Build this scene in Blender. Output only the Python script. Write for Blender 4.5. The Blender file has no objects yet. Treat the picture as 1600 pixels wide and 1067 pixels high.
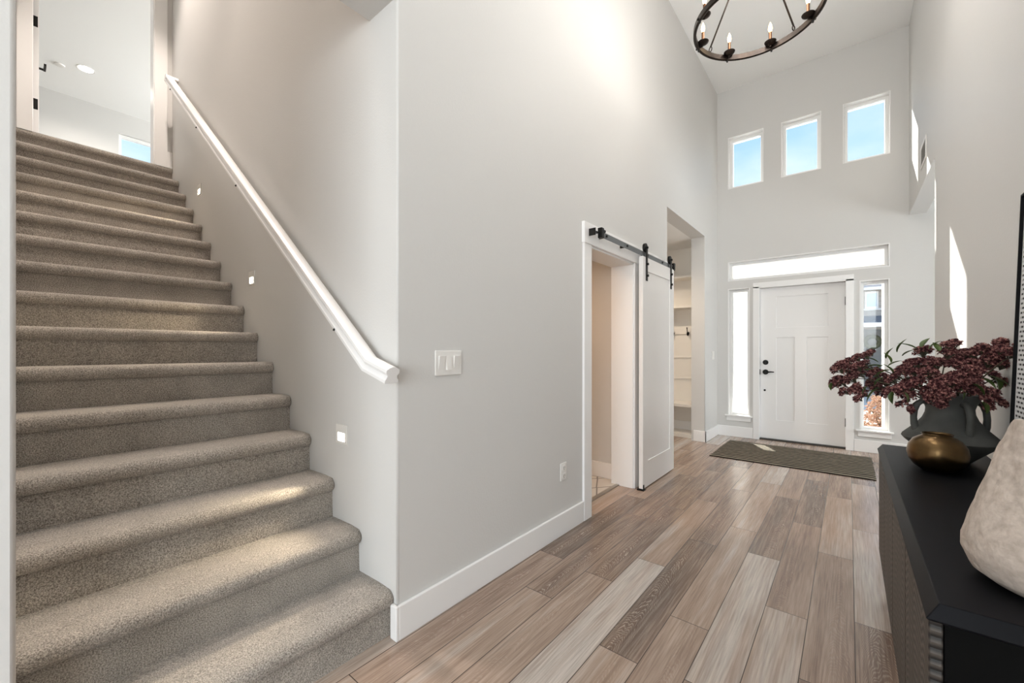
import bpy, bmesh, math, random
from mathutils import Vector, Matrix
random.seed(7)
scene = bpy.context.scene
COL = scene.collection
PI = math.pi

# ------------------------------------------------------------------ camera, light, exposure
CAM_H = 1.20
cam_d = bpy.data.cameras.new('camera')
cam = bpy.data.objects.new('camera', cam_d)
COL.objects.link(cam)
cam.location = (0, 0, CAM_H)
cam.rotation_euler = (PI / 2, 0, 0.6865)
cam_d.sensor_width = 36.0
cam_d.lens = 642.3 / 1600 * 36.0
cam_d.shift_y = 13.4 / 1600
cam_d.clip_start = 0.02
cam_d.clip_end = 300
scene.camera = cam

vs = scene.view_settings
vs.view_transform = 'Standard'
vs.look = 'None'
vs.gamma = 1.0
vs.use_curve_mapping = False
vs.exposure = 0.25
scene.cycles.max_bounces = 12
scene.cycles.diffuse_bounces = 6
scene.cycles.transparent_max_bounces = 16
scene.cycles.sample_clamp_indirect = 6.0
scene.cycles.use_denoising = True

world = bpy.data.worlds.new('sky')
scene.world = world
world.use_nodes = True
wn = world.node_tree.nodes
wl = world.node_tree.links
wn.clear()
w_out = wn.new('ShaderNodeOutputWorld')
w_bg = wn.new('ShaderNodeBackground')
w_tc = wn.new('ShaderNodeTexCoord')
w_sep = wn.new('ShaderNodeSeparateXYZ')
w_ramp = wn.new('ShaderNodeValToRGB')
w_ramp.color_ramp.elements[0].position = 0.0
w_ramp.color_ramp.elements[0].color = (0.66, 0.70, 0.74, 1)
w_ramp.color_ramp.elements[1].position = 0.62
w_ramp.color_ramp.elements[1].color = (0.20, 0.38, 0.68, 1)
w_k = w_ramp.color_ramp.elements.new(0.24)
w_k.color = (0.38, 0.55, 0.76, 1)
w_map = wn.new('ShaderNodeMapping')
w_map.inputs['Scale'].default_value = (1.6, 1.6, 4.0)
w_noise = wn.new('ShaderNodeTexNoise')
w_noise.inputs['Scale'].default_value = 2.2
w_noise.inputs['Detail'].default_value = 6
w_cr = wn.new('ShaderNodeValToRGB')
w_cr.color_ramp.elements[0].position = 0.46
w_cr.color_ramp.elements[0].color = (0, 0, 0, 1)
w_cr.color_ramp.elements[1].position = 0.80
w_cr.color_ramp.elements[1].color = (0.8, 0.8, 0.8, 1)
w_mix = wn.new('ShaderNodeMix')
w_mix.data_type = 'RGBA'
w_mix.inputs['B'].default_value = (0.66, 0.70, 0.76, 1)
wl.new(w_tc.outputs['Generated'], w_sep.inputs[0])
wl.new(w_sep.outputs['Z'], w_ramp.inputs[0])
wl.new(w_tc.outputs['Generated'], w_map.inputs[0])
wl.new(w_map.outputs[0], w_noise.inputs['Vector'])
wl.new(w_noise.outputs['Fac'], w_cr.inputs[0])
wl.new(w_cr.outputs[0], w_mix.inputs['Factor'])
wl.new(w_ramp.outputs[0], w_mix.inputs['A'])
wl.new(w_mix.outputs['Result'], w_bg.inputs['Color'])
w_bg.inputs['Strength'].default_value = 1.5
wl.new(w_bg.outputs[0], w_out.inputs[0])


def lamp(name, kind, loc, direction=(0, 0, -1), energy=10, color=(1, 1, 1), size=None, size_y=None,
         spot=None, blend=0.5, radius=None):
    d = bpy.data.lights.new(name, kind)
    d.energy = energy
    d.color = color
    if kind == 'AREA':
        d.shape = 'RECTANGLE' if size_y else 'SQUARE'
        d.size = size
        if size_y:
            d.size_y = size_y
    if kind == 'SPOT':
        d.spot_size = spot
        d.spot_blend = blend
    if radius is not None and kind in ('POINT', 'SPOT'):
        d.shadow_soft_size = radius
    o = bpy.data.objects.new(name, d)
    COL.objects.link(o)
    o.location = loc
    o.rotation_euler = Vector(direction).to_track_quat('-Z', 'Y').to_euler()
    return o


sun = lamp('sun', 'SUN', (-8, 14, 12), (1.0, -1.705, -1.40), 18.0, (1.0, 0.95, 0.88))
sun.data.angle = math.radians(0.55)
# first two: fill added at unseen windows behind the camera; rest: room daylight
lamp('window_daylight_back', 'AREA', (1.6, -5.35, 1.75), (0, 1, 0), 350, (0.95, 0.97, 1.0), 4.6, 2.9)
lamp('window_daylight_right', 'AREA', (5.3, -3.0, 1.75), (-1, 0, 0), 150, (0.95, 0.97, 1.0), 2.6, 2.5)
lamp('window_daylight_side_room', 'AREA', (3.55, 5.2, 1.5), (-1, 0, 0), 85, (0.94, 0.97, 1.0), 1.6, 1.5)
lamp('window_daylight_upstairs', 'AREA', (-8.0, 5.3, 4.3), (0, -1, 0), 260, (0.97, 0.98, 1.0), 2.5, 1.4)

# ------------------------------------------------------------------ materials
def srgb(r, g, b):
    f = lambda c: (c / 255 / 12.92) if c / 255 <= 0.04045 else ((c / 255 + 0.055) / 1.055) ** 2.4
    return (f(r), f(g), f(b), 1)


def new_mat(name):
    m = bpy.data.materials.new(name)
    m.use_nodes = True
    nt = m.node_tree
    b = nt.nodes['Principled BSDF']
    return m, nt, b


def basic(name, color, rough=0.5, metal=0.0, spec=0.5, bump=None, bscale=60, bdist=0.002, vary=None, vscale=5):
    m, nt, b = new_mat(name)
    b.inputs['Base Color'].default_value = color
    b.inputs['Roughness'].default_value = rough
    b.inputs['Metallic'].default_value = metal
    b.inputs['Specular IOR Level'].default_value = spec
    tc = None
    if bump or vary:
        tc = nt.nodes.new('ShaderNodeTexCoord')
    if bump:
        n = nt.nodes.new('ShaderNodeTexNoise')
        n.inputs['Scale'].default_value = bscale
        n.inputs['Detail'].default_value = 3
        bp = nt.nodes.new('ShaderNodeBump')
        bp.inputs['Strength'].default_value = bump
        bp.inputs['Distance'].default_value = bdist
        nt.links.new(tc.outputs['Object'], n.inputs['Vector'])
        nt.links.new(n.outputs['Fac'], bp.inputs['Height'])
        nt.links.new(bp.outputs[0], b.inputs['Normal'])
    if vary:
        n = nt.nodes.new('ShaderNodeTexNoise')
        n.inputs['Scale'].default_value = vscale
        n.inputs['Detail'].default_value = 5
        r = nt.nodes.new('ShaderNodeValToRGB')
        r.color_ramp.elements[0].position = 0.3
        r.color_ramp.elements[0].color = vary
        r.color_ramp.elements[1].position = 0.7
        r.color_ramp.elements[1].color = color
        nt.links.new(tc.outputs['Object'], n.inputs['Vector'])
        nt.links.new(n.outputs['Fac'], r.inputs[0])
        nt.links.new(r.outputs[0], b.inputs['Base Color'])
    return m


def emission(name, color, strength):
    m, nt, b = new_mat(name)
    b.inputs['Base Color'].default_value = color
    b.inputs['Emission Color'].default_value = color
    b.inputs['Emission Strength'].default_value = strength
    return m


M = {}
M['wall'] = basic('wall_paint', (0.66, 0.65, 0.632, 1), 0.55, spec=0.3, bump=0.22, bscale=110, bdist=0.003)
M['ceiling'] = basic('ceiling_paint', (0.90, 0.90, 0.89, 1), 0.7, spec=0.2, bump=0.12, bscale=80)
M['trim'] = basic('white_trim_paint', (0.87, 0.86, 0.85, 1), 0.32, spec=0.5)
M['door'] = basic('white_door_paint', (0.84, 0.83, 0.82, 1), 0.35, spec=0.5)
M['vinyl'] = basic('white_window_vinyl', (0.86, 0.86, 0.85, 1), 0.3)
M['black'] = basic('matte_black_metal', (0.012, 0.011, 0.010, 1), 0.42, metal=0.6)
M['steel'] = basic('dark_steel_rail', (0.20, 0.21, 0.22, 1), 0.42, metal=0.8)
M['bronze_iron'] = basic('oil_rubbed_iron', (0.045, 0.033, 0.026, 1), 0.38, metal=0.8, vary=(0.02, 0.016, 0.014, 1), vscale=14)
M['copper'] = basic('aged_copper_sleeve', (0.16, 0.075, 0.04, 1), 0.4, metal=0.8)
M['bulb'] = emission('warm_lit_bulb', (1.0, 0.66, 0.30, 1), 9.0)
M['led'] = emission('warm_white_led', (1.0, 0.90, 0.74, 1), 16.0)
M['downlight'] = emission('downlight_lens', (1.0, 0.95, 0.88, 1), 9.0)
M['plate'] = basic('white_plastic', (0.80, 0.78, 0.75, 1), 0.3)
M['slot'] = basic('dark_slot', (0.05, 0.05, 0.05, 1), 0.6)
M['vent_dark'] = basic('grey_vent_back', (0.30, 0.29, 0.28, 1), 0.6)
M['shelf'] = basic('white_shelf_paint', (0.80, 0.77, 0.72, 1), 0.45)
M['porch'] = basic('white_porch_paint', (0.85, 0.85, 0.84, 1), 0.6)
M['concrete'] = basic('pale_concrete', (0.80, 0.78, 0.75, 1), 0.85, bump=0.2, bscale=30, vary=(0.72, 0.70, 0.67, 1))
M['gravel'] = basic('pale_gravel', (0.72, 0.69, 0.65, 1), 0.9, bump=0.6, bscale=40, bdist=0.02, vary=(0.5, 0.47, 0.44, 1), vscale=30)
M['shingle'] = basic('grey_roof_shingle', (0.16, 0.17, 0.20, 1), 0.85, vary=(0.09, 0.10, 0.12, 1), vscale=9)
M['house_trim'] = basic('house_white_trim', (0.8, 0.8, 0.8, 1), 0.6)
M['house_door'] = basic('charcoal_house_door', (0.15, 0.155, 0.155, 1), 0.5)
M['wreath'] = basic('dried_wreath', (0.04, 0.05, 0.025, 1), 0.9, vary=(0.12, 0.12, 0.07, 1), vscale=40)
M['vase'] = basic('charcoal_ceramic', (0.105, 0.107, 0.100, 1), 0.62, spec=0.35, bump=0.25, bscale=60, bdist=0.002, vary=(0.06, 0.062, 0.058, 1), vscale=9)
M['brass'] = basic('aged_brass', (0.27, 0.17, 0.075, 1), 0.30, metal=1.0, vary=(0.09, 0.055, 0.026, 1), vscale=9)
M['stoneware'] = basic('rough_cream_stoneware', (0.62, 0.535, 0.47, 1), 0.95, spec=0.15, bump=0.7, bscale=55, bdist=0.006, vary=(0.44, 0.37, 0.315, 1), vscale=60)
M['cabinet_top'] = basic('black_satin_wood', (0.006, 0.006, 0.007, 1), 0.42, spec=0.07, bump=0.05, bscale=20, vary=(0.008, 0.008, 0.010, 1), vscale=6)
M['cabinet_body'] = basic('dull_black_wood', (0.005, 0.005, 0.005, 1), 0.7, spec=0.06)
M['frame_black'] = basic('black_frame', (0.008, 0.008, 0.009, 1), 0.6, spec=0.1)
M['leaf'] = basic('green_leaf', (0.10, 0.15, 0.035, 1), 0.5, vary=(0.04, 0.07, 0.018, 1), vscale=18)
M['stem'] = basic('dark_stem', (0.05, 0.045, 0.022, 1), 0.6)
M['steel_strip'] = basic('metal_transition_strip', (0.45, 0.42, 0.38, 1), 0.3, metal=0.9)
M['rubber'] = basic('dark_threshold', (0.03, 0.025, 0.02, 1), 0.6)


def glass_mat():
    m = bpy.data.materials.new('window_glass')
    m.use_nodes = True
    nt = m.node_tree
    nt.nodes.clear()
    o = nt.nodes.new('ShaderNodeOutputMaterial')
    mx = nt.nodes.new('ShaderNodeMixShader')
    t = nt.nodes.new('ShaderNodeBsdfTransparent')
    t.inputs[0].default_value = (0.97, 0.985, 0.98, 1)
    g = nt.nodes.new('ShaderNodeBsdfGlossy')
    g.inputs['Roughness'].default_value = 0.02
    f = nt.nodes.new('ShaderNodeFresnel')
    f.inputs[0].default_value = 1.35
    nt.links.new(f.outputs[0], mx.inputs[0])
    nt.links.new(t.outputs[0], mx.inputs[1])
    nt.links.new(g.outputs[0], mx.inputs[2])
    nt.links.new(mx.outputs[0], o.inputs[0])
    return m


M['glass'] = glass_mat()


def carpet_mat():
    m, nt, b = new_mat('greige_carpet')
    tc = nt.nodes.new('ShaderNodeTexCoord')
    n1 = nt.nodes.new('ShaderNodeTexNoise')
    n1.inputs['Scale'].default_value = 250
    n1.inputs['Detail'].default_value = 2.5
    n1.inputs['Roughness'].default_value = 0.7
    n2 = nt.nodes.new('ShaderNodeTexNoise')
    n2.inputs['Scale'].default_value = 9
    n2.inputs['Detail'].default_value = 3
    r = nt.nodes.new('ShaderNodeValToRGB')
    e = r.color_ramp.elements
    e[0].position = 0.34
    e[0].color = (0.185, 0.160, 0.138, 1)
    e[1].position = 0.68
    e[1].color = (0.74, 0.68, 0.605, 1)
    k = r.color_ramp.elements.new(0.5)
    k.color = (0.43, 0.388, 0.342, 1)
    r2 = nt.nodes.new('ShaderNodeValToRGB')
    r2.color_ramp.elements[0].position = 0.3
    r2.color_ramp.elements[0].color = (0.82, 0.82, 0.82, 1)
    r2.color_ramp.elements[1].position = 0.7
    mix = nt.nodes.new('ShaderNodeMix')
    mix.data_type = 'RGBA'
    mix.blend_type = 'MULTIPLY'
    mix.inputs['Factor'].default_value = 1
    bp = nt.nodes.new('ShaderNodeBump')
    bp.inputs['Strength'].default_value = 0.9
    bp.inputs['Distance'].default_value = 0.006
    L = nt.links.new
    L(tc.outputs['Object'], n1.inputs['Vector'])
    L(tc.outputs['Object'], n2.inputs['Vector'])
    L(n1.outputs['Fac'], r.inputs[0])
    L(n2.outputs['Fac'], r2.inputs[0])
    L(r.outputs[0], mix.inputs['A'])
    L(r2.outputs[0], mix.inputs['B'])
    L(mix.outputs['Result'], b.inputs['Base Color'])
    L(n1.outputs['Fac'], bp.inputs['Height'])
    L(bp.outputs[0], b.inputs['Normal'])
    b.inputs['Roughness'].default_value = 1.0
    b.inputs['Specular IOR Level'].default_value = 0.05
    b.inputs['Sheen Weight'].default_value = 0.25
    return m


M['carpet'] = carpet_mat()


def plank_mat():
    """limed oak plank: tone per plank in the colour attribute, grain along Y, seams from the plank UV (metres)."""
    m, nt, b = new_mat('limed_oak_planks')
    N = nt.nodes.new
    L = nt.links.new
    at = N('ShaderNodeAttribute')
    at.attribute_name = 'tone'
    uv = N('ShaderNodeUVMap')
    uv.uv_map = 'UVMap'
    tc = N('ShaderNodeTexCoord')
    sepa = N('ShaderNodeSeparateColor')
    L(at.outputs['Color'], sepa.inputs[0])
    # per plank offset
    off = N('ShaderNodeCombineXYZ')
    mul = N('ShaderNodeMath'); mul.operation = 'MULTIPLY'; mul.inputs[1].default_value = 37.0
    L(sepa.outputs['Blue'], mul.inputs[0])
    L(mul.outputs[0], off.inputs[0]); L(mul.outputs[0], off.inputs[2])
    add = N('ShaderNodeVectorMath'); add.operation = 'ADD'
    L(tc.outputs['Object'], add.inputs[0]); L(off.outputs[0], add.inputs[1])
    mp = N('ShaderNodeMapping'); mp.inputs['Scale'].default_value = (9.0, 0.9, 1.0)
    L(add.outputs[0], mp.inputs[0])
    # cathedral rings: parabolic arches along each plank, bent by noise
    uvr = N('ShaderNodeUVMap'); uvr.uv_map = 'UVMap'
    su = N('ShaderNodeSeparateXYZ'); L(uvr.outputs[0], su.inputs[0])
    cu = N('ShaderNodeMath'); cu.operation = 'MULTIPLY_ADD'; cu.inputs[1].default_value = 0.5; cu.inputs[2].default_value = 0.25
    L(sepa.outputs['Blue'], cu.inputs[0])
    du = N('ShaderNodeMath'); du.operation = 'SUBTRACT'; L(su.outputs[0], du.inputs[0]); L(cu.outputs[0], du.inputs[1])
    sq = N('ShaderNodeMath'); sq.operation = 'MULTIPLY'; L(du.outputs[0], sq.inputs[0]); L(du.outputs[0], sq.inputs[1])
    nz = N('ShaderNodeTexNoise'); nz.inputs['Scale'].default_value = 1.0; nz.inputs['Detail'].default_value = 3.0
    mpn = N('ShaderNodeMapping'); mpn.inputs['Scale'].default_value = (16.0, 4.0, 1.0)
    L(add.outputs[0], mpn.inputs[0]); L(mpn.outputs[0], nz.inputs['Vector'])
    v1 = N('ShaderNodeMath'); v1.operation = 'MULTIPLY_ADD'; v1.inputs[1].default_value = 1.9
    L(sq.outputs[0], v1.inputs[0]); L(su.outputs[1], v1.inputs[2])
    v2 = N('ShaderNodeMath'); v2.operation = 'MULTIPLY_ADD'; v2.inputs[1].default_value = 0.30
    L(nz.outputs['Fac'], v2.inputs[0]); L(v1.outputs[0], v2.inputs[2])
    rm = N('ShaderNodeMath'); rm.operation = 'MULTIPLY'; rm.inputs[1].default_value = 80.0
    L(v2.outputs[0], rm.inputs[0])
    fr = N('ShaderNodeMath'); fr.operation = 'PINGPONG'; fr.inputs[1].default_value = 1.0
    L(rm.outputs[0], fr.inputs[0])
    rr = N('ShaderNodeValToRGB')
    rr.color_ramp.elements[0].position = 0.45; rr.color_ramp.elements[0].color = (0, 0, 0, 1)
    rr.color_ramp.elements[1].position = 0.95; rr.color_ramp.elements[1].color = (1, 1, 1, 1)
    L(fr.outputs[0], rr.inputs[0])
    # fine fibre
    mp2 = N('ShaderNodeMapping'); mp2.inputs['Scale'].default_value = (150.0, 5.0, 1.0)
    L(add.outputs[0], mp2.inputs[0])
    n2 = N('ShaderNodeTexNoise'); n2.inputs['Scale'].default_value = 1.0; n2.inputs['Detail'].default_value = 4.0
    L(mp2.outputs[0], n2.inputs['Vector'])
    # broad streak
    mp3 = N('ShaderNodeMapping'); mp3.inputs['Scale'].default_value = (14.0, 0.9, 1.0)
    L(add.outputs[0], mp3.inputs[0])
    n3 = N('ShaderNodeTexNoise'); n3.inputs['Scale'].default_value = 1.0; n3.inputs['Detail'].default_value = 3.0
    L(mp3.outputs[0], n3.inputs['Vector'])
    # tone ramp: 0 dark brown .. 1 pale grey
    tr = N('ShaderNodeValToRGB')
    e = tr.color_ramp.elements
    e[0].position = 0.0; e[0].color = (0.150, 0.105, 0.082, 1)
    e[1].position = 1.0; e[1].color = (0.570, 0.515, 0.470, 1)
    k = e.new(0.35); k.color = (0.275, 0.187, 0.142, 1)
    k = e.new(0.65); k.color = (0.425, 0.318, 0.252, 1)
    # tone + streak
    s1 = N('ShaderNodeMath'); s1.operation = 'SUBTRACT'; s1.inputs[1].default_value = 0.5
    L(n3.outputs['Fac'], s1.inputs[0])
    s2 = N('ShaderNodeMath'); s2.operation = 'MULTIPLY'; s2.inputs[1].default_value = 0.95
    L(s1.outputs[0], s2.inputs[0])
    s3 = N('ShaderNodeMath'); s3.operation = 'ADD'; s3.use_clamp = True
    L(sepa.outputs['Red'], s3.inputs[0]); L(s2.outputs[0], s3.inputs[1])
    L(s3.outputs[0], tr.inputs[0])
    # limed rings: lighten, strength per plank in green
    lime = N('ShaderNodeMix'); lime.data_type = 'RGBA'
    lime.inputs['B'].default_value = (0.50, 0.42, 0.345, 1)
    lf = N('ShaderNodeMath'); lf.operation = 'MULTIPLY'
    L(rr.outputs[0], lf.inputs[0]); L(sepa.outputs['Green'], lf.inputs[1])
    lf2 = N('ShaderNodeMath'); lf2.operation = 'MULTIPLY'
    nb = N('ShaderNodeValToRGB'); nb.color_ramp.elements[0].position = 0.38; nb.color_ramp.elements[1].position = 0.62
    L(n2.outputs['Fac'], nb.inputs[0])
    nb2 = N('ShaderNodeMath'); nb2.operation = 'MULTIPLY_ADD'; nb2.inputs[1].default_value = 0.7; nb2.inputs[2].default_value = 0.3
    L(nb.outputs[0], nb2.inputs[0])
    L(lf.outputs[0], lf2.inputs[0]); L(nb2.outputs[0], lf2.inputs[1])
    L(lf2.outputs[0], lime.inputs['Factor']); L(tr.outputs[0], lime.inputs['A'])
    fib = N('ShaderNodeMix'); fib.data_type = 'RGBA'; fib.blend_type = 'MULTIPLY'; fib.inputs['Factor'].default_value = 1.0
    fr2 = N('ShaderNodeValToRGB')
    fr2.color_ramp.elements[0].position = 0.3; fr2.color_ramp.elements[0].color = (0.72, 0.70, 0.68, 1)
    fr2.color_ramp.elements[1].position = 0.7; fr2.color_ramp.elements[1].color = (1.12, 1.12, 1.12, 1)
    L(n2.outputs['Fac'], fr2.inputs[0])
    L(lime.outputs['Result'], fib.inputs['A']); L(fr2.outputs[0], fib.inputs['B'])
    # seam: uv holds distance (m) from the plank edge: u across, v along
    sp = N('ShaderNodeSeparateXYZ'); L(uv.outputs[0], sp.inputs[0])
    mn = N('ShaderNodeMath'); mn.operation = 'MINIMUM'
    def edge(sock, size):
        a = N('ShaderNodeMath'); a.operation = 'SUBTRACT'; a.inputs[0].default_value = size
        L(sock, a.inputs[1])
        c = N('ShaderNodeMath'); c.operation = 'MINIMUM'
        L(sock, c.inputs[0]); L(a.outputs[0], c.inputs[1])
        return c.outputs[0]
    # widths are normalised so both run 0..1; multiply by real size stored in UV2
    uv2 = N('ShaderNodeUVMap'); uv2.uv_map = 'Size'
    sp2 = N('ShaderNodeSeparateXYZ'); L(uv2.outputs[0], sp2.inputs[0])
    eu = N('ShaderNodeMath'); eu.operation = 'MULTIPLY'; L(edge(sp.outputs[0], 1.0), eu.inputs[0]); L(sp2.outputs[0], eu.inputs[1])
    ev = N('ShaderNodeMath'); ev.operation = 'MULTIPLY'; L(edge(sp.outputs[1], 1.0), ev.inputs[0]); L(sp2.outputs[1], ev.inputs[1])
    L(eu.outputs[0], mn.inputs[0]); L(ev.outputs[0], mn.inputs[1])
    sm = N('ShaderNodeMapRange'); sm.inputs['From Min'].default_value = 0.0008; sm.inputs['From Max'].default_value = 0.0024
    L(mn.outputs[0], sm.inputs['Value'])
    seam = N('ShaderNodeMix'); seam.data_type = 'RGBA'; seam.inputs['A'].default_value = (0.055, 0.04, 0.032, 1)
    L(sm.outputs[0], seam.inputs['Factor']); L(fib.outputs['Result'], seam.inputs['B'])
    L(seam.outputs['Result'], b.inputs['Base Color'])
    hm = N('ShaderNodeMath'); hm.operation = 'MULTIPLY_ADD'; hm.inputs[1].default_value = 0.25
    L(n2.outputs['Fac'], hm.inputs[0]); L(sm.outputs[0], hm.inputs[2])
    bp = N('ShaderNodeBump'); bp.inputs['Strength'].default_value = 0.35; bp.inputs['Distance'].default_value = 0.0015
    L(hm.outputs[0], bp.inputs['Height']); L(bp.outputs[0], b.inputs['Normal'])
    b.inputs['Roughness'].default_value = 0.22
    b.inputs['Specular IOR Level'].default_value = 0.5
    return m


M['planks'] = plank_mat()


def tile_mat():
    m, nt, b = new_mat('hexagon_floor_tile')
    N = nt.nodes.new
    L = nt.links.new
    tc = N('ShaderNodeTexCoord')
    vo = N('ShaderNodeTexVoronoi'); vo.feature = 'DISTANCE_TO_EDGE'; vo.inputs['Scale'].default_value = 5.5
    vo.inputs['Randomness'].default_value = 0.15
    mp = N('ShaderNodeMapping'); mp.inputs['Scale'].default_value = (1.0, 0.62, 1.0); mp.inputs['Rotation'].default_value = (0, 0, 0.9)
    L(tc.outputs['Object'], mp.inputs[0]); L(mp.outputs[0], vo.inputs['Vector'])
    r = N('ShaderNodeValToRGB')
    r.color_ramp.elements[0].position = 0.015; r.color_ramp.elements[0].color = (0.14, 0.12, 0.10, 1)
    r.color_ramp.elements[1].position = 0.035; r.color_ramp.elements[1].color = (0.62, 0.58, 0.53, 1)
    L(vo.outputs['Distance'], r.inputs[0]); L(r.outputs[0], b.inputs['Base Color'])
    b.inputs['Roughness'].default_value = 0.35
    return m


M['tile'] = tile_mat()


def rug_mat():
    m, nt, b = new_mat('striped_flatweave_rug')
    N = nt.nodes.new
    L = nt.links.new
    tc = N('ShaderNodeTexCoord')
    n = N('ShaderNodeTexNoise'); n.inputs['Scale'].default_value = 11; n.inputs['Detail'].default_value = 2
    L(tc.outputs['Object'], n.inputs['Vector'])
    sp = N('ShaderNodeSeparateXYZ'); L(tc.outputs['Object'], sp.inputs[0])
    a = N('ShaderNodeMath'); a.operation = 'MULTIPLY_ADD'; a.inputs[1].default_value = 0.020
    L(n.outputs['Fac'], a.inputs[0]); L(sp.outputs[1], a.inputs[2])
    d = N('ShaderNodeMath'); d.operation = 'DIVIDE'; d.inputs[1].default_value = 0.0365
    L(a.outputs[0], d.inputs[0])
    f = N('ShaderNodeMath'); f.operation = 'PINGPONG'; f.inputs[1].default_value = 1.0
    L(d.outputs[0], f.inputs[0])
    r = N('ShaderNodeValToRGB')
    e = r.color_ramp.elements
    e[0].position = 0.55; e[0].color = (0.022, 0.020, 0.017, 1)
    e[1].position = 0.80; e[1].color = (0.34, 0.30, 0.235, 1)
    L(f.outputs[0], r.inputs[0])
    n2 = N('ShaderNodeTexNoise'); n2.inputs['Scale'].default_value = 160; n2.inputs['Detail'].default_value = 2
    L(tc.outputs['Object'], n2.inputs['Vector'])
    mx = N('ShaderNodeMix'); mx.data_type = 'RGBA'; mx.blend_type = 'MULTIPLY'; mx.inputs['Factor'].default_value = 0.7
    L(r.outputs[0], mx.inputs['A']); L(n2.outputs['Color'], mx.inputs['B'])
    L(r.outputs[0], b.inputs['Base Color'])
    bp = N('ShaderNodeBump'); bp.inputs['Strength'].default_value = 0.6; bp.inputs['Distance'].default_value = 0.004
    ad = N('ShaderNodeMath'); ad.operation = 'ADD'
    L(n2.outputs['Fac'], ad.inputs[0]); L(f.outputs[0], ad.inputs[1])
    L(ad.outputs[0], bp.inputs['Height']); L(bp.outputs[0], b.inputs['Normal'])
    b.inputs['Roughness'].default_value = 0.95
    b.inputs['Specular IOR Level'].default_value = 0.1
    return m


M['rug'] = rug_mat()


def carved_wood():
    """dark oak door faces carved with fine wavy ripples"""
    m, nt, b = new_mat('carved_dark_oak')
    N = nt.nodes.new
    L = nt.links.new
    tc = N('ShaderNodeTexCoord')
    mp = N('ShaderNodeMapping'); mp.inputs['Scale'].default_value = (1.0, 7.0, 1.0)
    L(tc.outputs['Object'], mp.inputs[0])
    n = N('ShaderNodeTexNoise'); n.inputs['Scale'].default_value = 1.5; n.inputs['Detail'].default_value = 1.5
    L(mp.outputs[0], n.inputs['Vector'])
    sp = N('ShaderNodeSeparateXYZ'); L(tc.outputs['Object'], sp.inputs[0])
    a = N('ShaderNodeMath'); a.operation = 'MULTIPLY_ADD'; a.inputs[1].default_value = 0.10
    L(n.outputs['Fac'], a.inputs[0]); L(sp.outputs[2], a.inputs[2])
    d = N('ShaderNodeMath'); d.operation = 'DIVIDE'; d.inputs[1].default_value = 0.011
    L(a.outputs[0], d.inputs[0])
    f = N('ShaderNodeMath'); f.operation = 'PINGPONG'; f.inputs[1].default_value = 1.0
    L(d.outputs[0], f.inputs[0])
    r = N('ShaderNodeValToRGB')
    e = r.color_ramp.elements
    e[0].position = 0.3; e[0].color = (0.010, 0.0085, 0.0075, 1)
    e[1].position = 0.8; e[1].color = (0.080, 0.066, 0.055, 1)
    L(f.outputs[0], r.inputs[0]); L(r.outputs[0], b.inputs['Base Color'])
    bp = N('ShaderNodeBump'); bp.inputs['Strength'].default_value = 0.5; bp.inputs['Distance'].default_value = 0.003
    L(f.outputs[0], bp.inputs['Height']); L(bp.outputs[0], b.inputs['Normal'])
    b.inputs['Roughness'].default_value = 0.5
    return m


M['carved'] = carved_wood()


def woven_mat():
    """white woven panel with rows of black dashes"""
    m, nt, b = new_mat('woven_dash_panel')
    N = nt.nodes.new
    L = nt.links.new
    tc = N('ShaderNodeTexCoord')
    sp = N('ShaderNodeSeparateXYZ'); L(tc.outputs['Object'], sp.inputs[0])
    cb = N('ShaderNodeCombineXYZ'); L(sp.outputs[1], cb.inputs[0]); L(sp.outputs[2], cb.inputs[1])
    br = N('ShaderNodeTexBrick')
    br.offset = 0.5
    br.inputs['Scale'].default_value = 1.0
    br.inputs['Brick Width'].default_value = 0.036
    br.inputs['Row Height'].default_value = 0.0175
    br.inputs['Mortar Size'].default_value = 0.0052
    br.inputs['Mortar Smooth'].default_value = 0.1
    br.inputs['Color1'].default_value = (0.02, 0.02, 0.022, 1)
    br.inputs['Color2'].default_value = (0.05, 0.05, 0.055, 1)
    br.inputs['Mortar'].default_value = (0.72, 0.73, 0.74, 1)
    L(cb.outputs[0], br.inputs['Vector'])
    # plain white margin next to the frame
    L(br.outputs['Color'], b.inputs['Base Color'])
    b.inputs['Roughness'].default_value = 0.8
    return m


M['woven'] = woven_mat()
M['mount'] = basic('white_mount', (0.74, 0.75, 0.76, 1), 0.8)


def blossom_mat(name, dark, mid, light):
    m, nt, b = new_mat(name)
    N = nt.nodes.new
    L = nt.links.new
    tc = N('ShaderNodeTexCoord')
    n = N('ShaderNodeTexNoise'); n.inputs['Scale'].default_value = 85; n.inputs['Detail'].default_value = 2
    L(tc.outputs['Object'], n.inputs['Vector'])
    r = N('ShaderNodeValToRGB')
    e = r.color_ramp.elements
    e[0].position = 0.36; e[0].color = dark
    e[1].position = 0.66; e[1].color = light
    k = e.new(0.5); k.color = mid
    L(n.outputs['Fac'], r.inputs[0]); L(r.outputs[0], b.inputs['Base Color'])
    b.inputs['Roughness'].default_value = 0.7
    b.inputs['Specular IOR Level'].default_value = 0.2
    return m


M['blossom'] = blossom_mat('burgundy_blossom', (0.022, 0.007, 0.009, 1), (0.120, 0.037, 0.042, 1), (0.50, 0.25, 0.215, 1))
M['bush'] = blossom_mat('autumn_bush', (0.20, 0.19, 0.09, 1), (0.50, 0.27, 0.21, 1), (0.60, 0.44, 0.31, 1))


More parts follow.
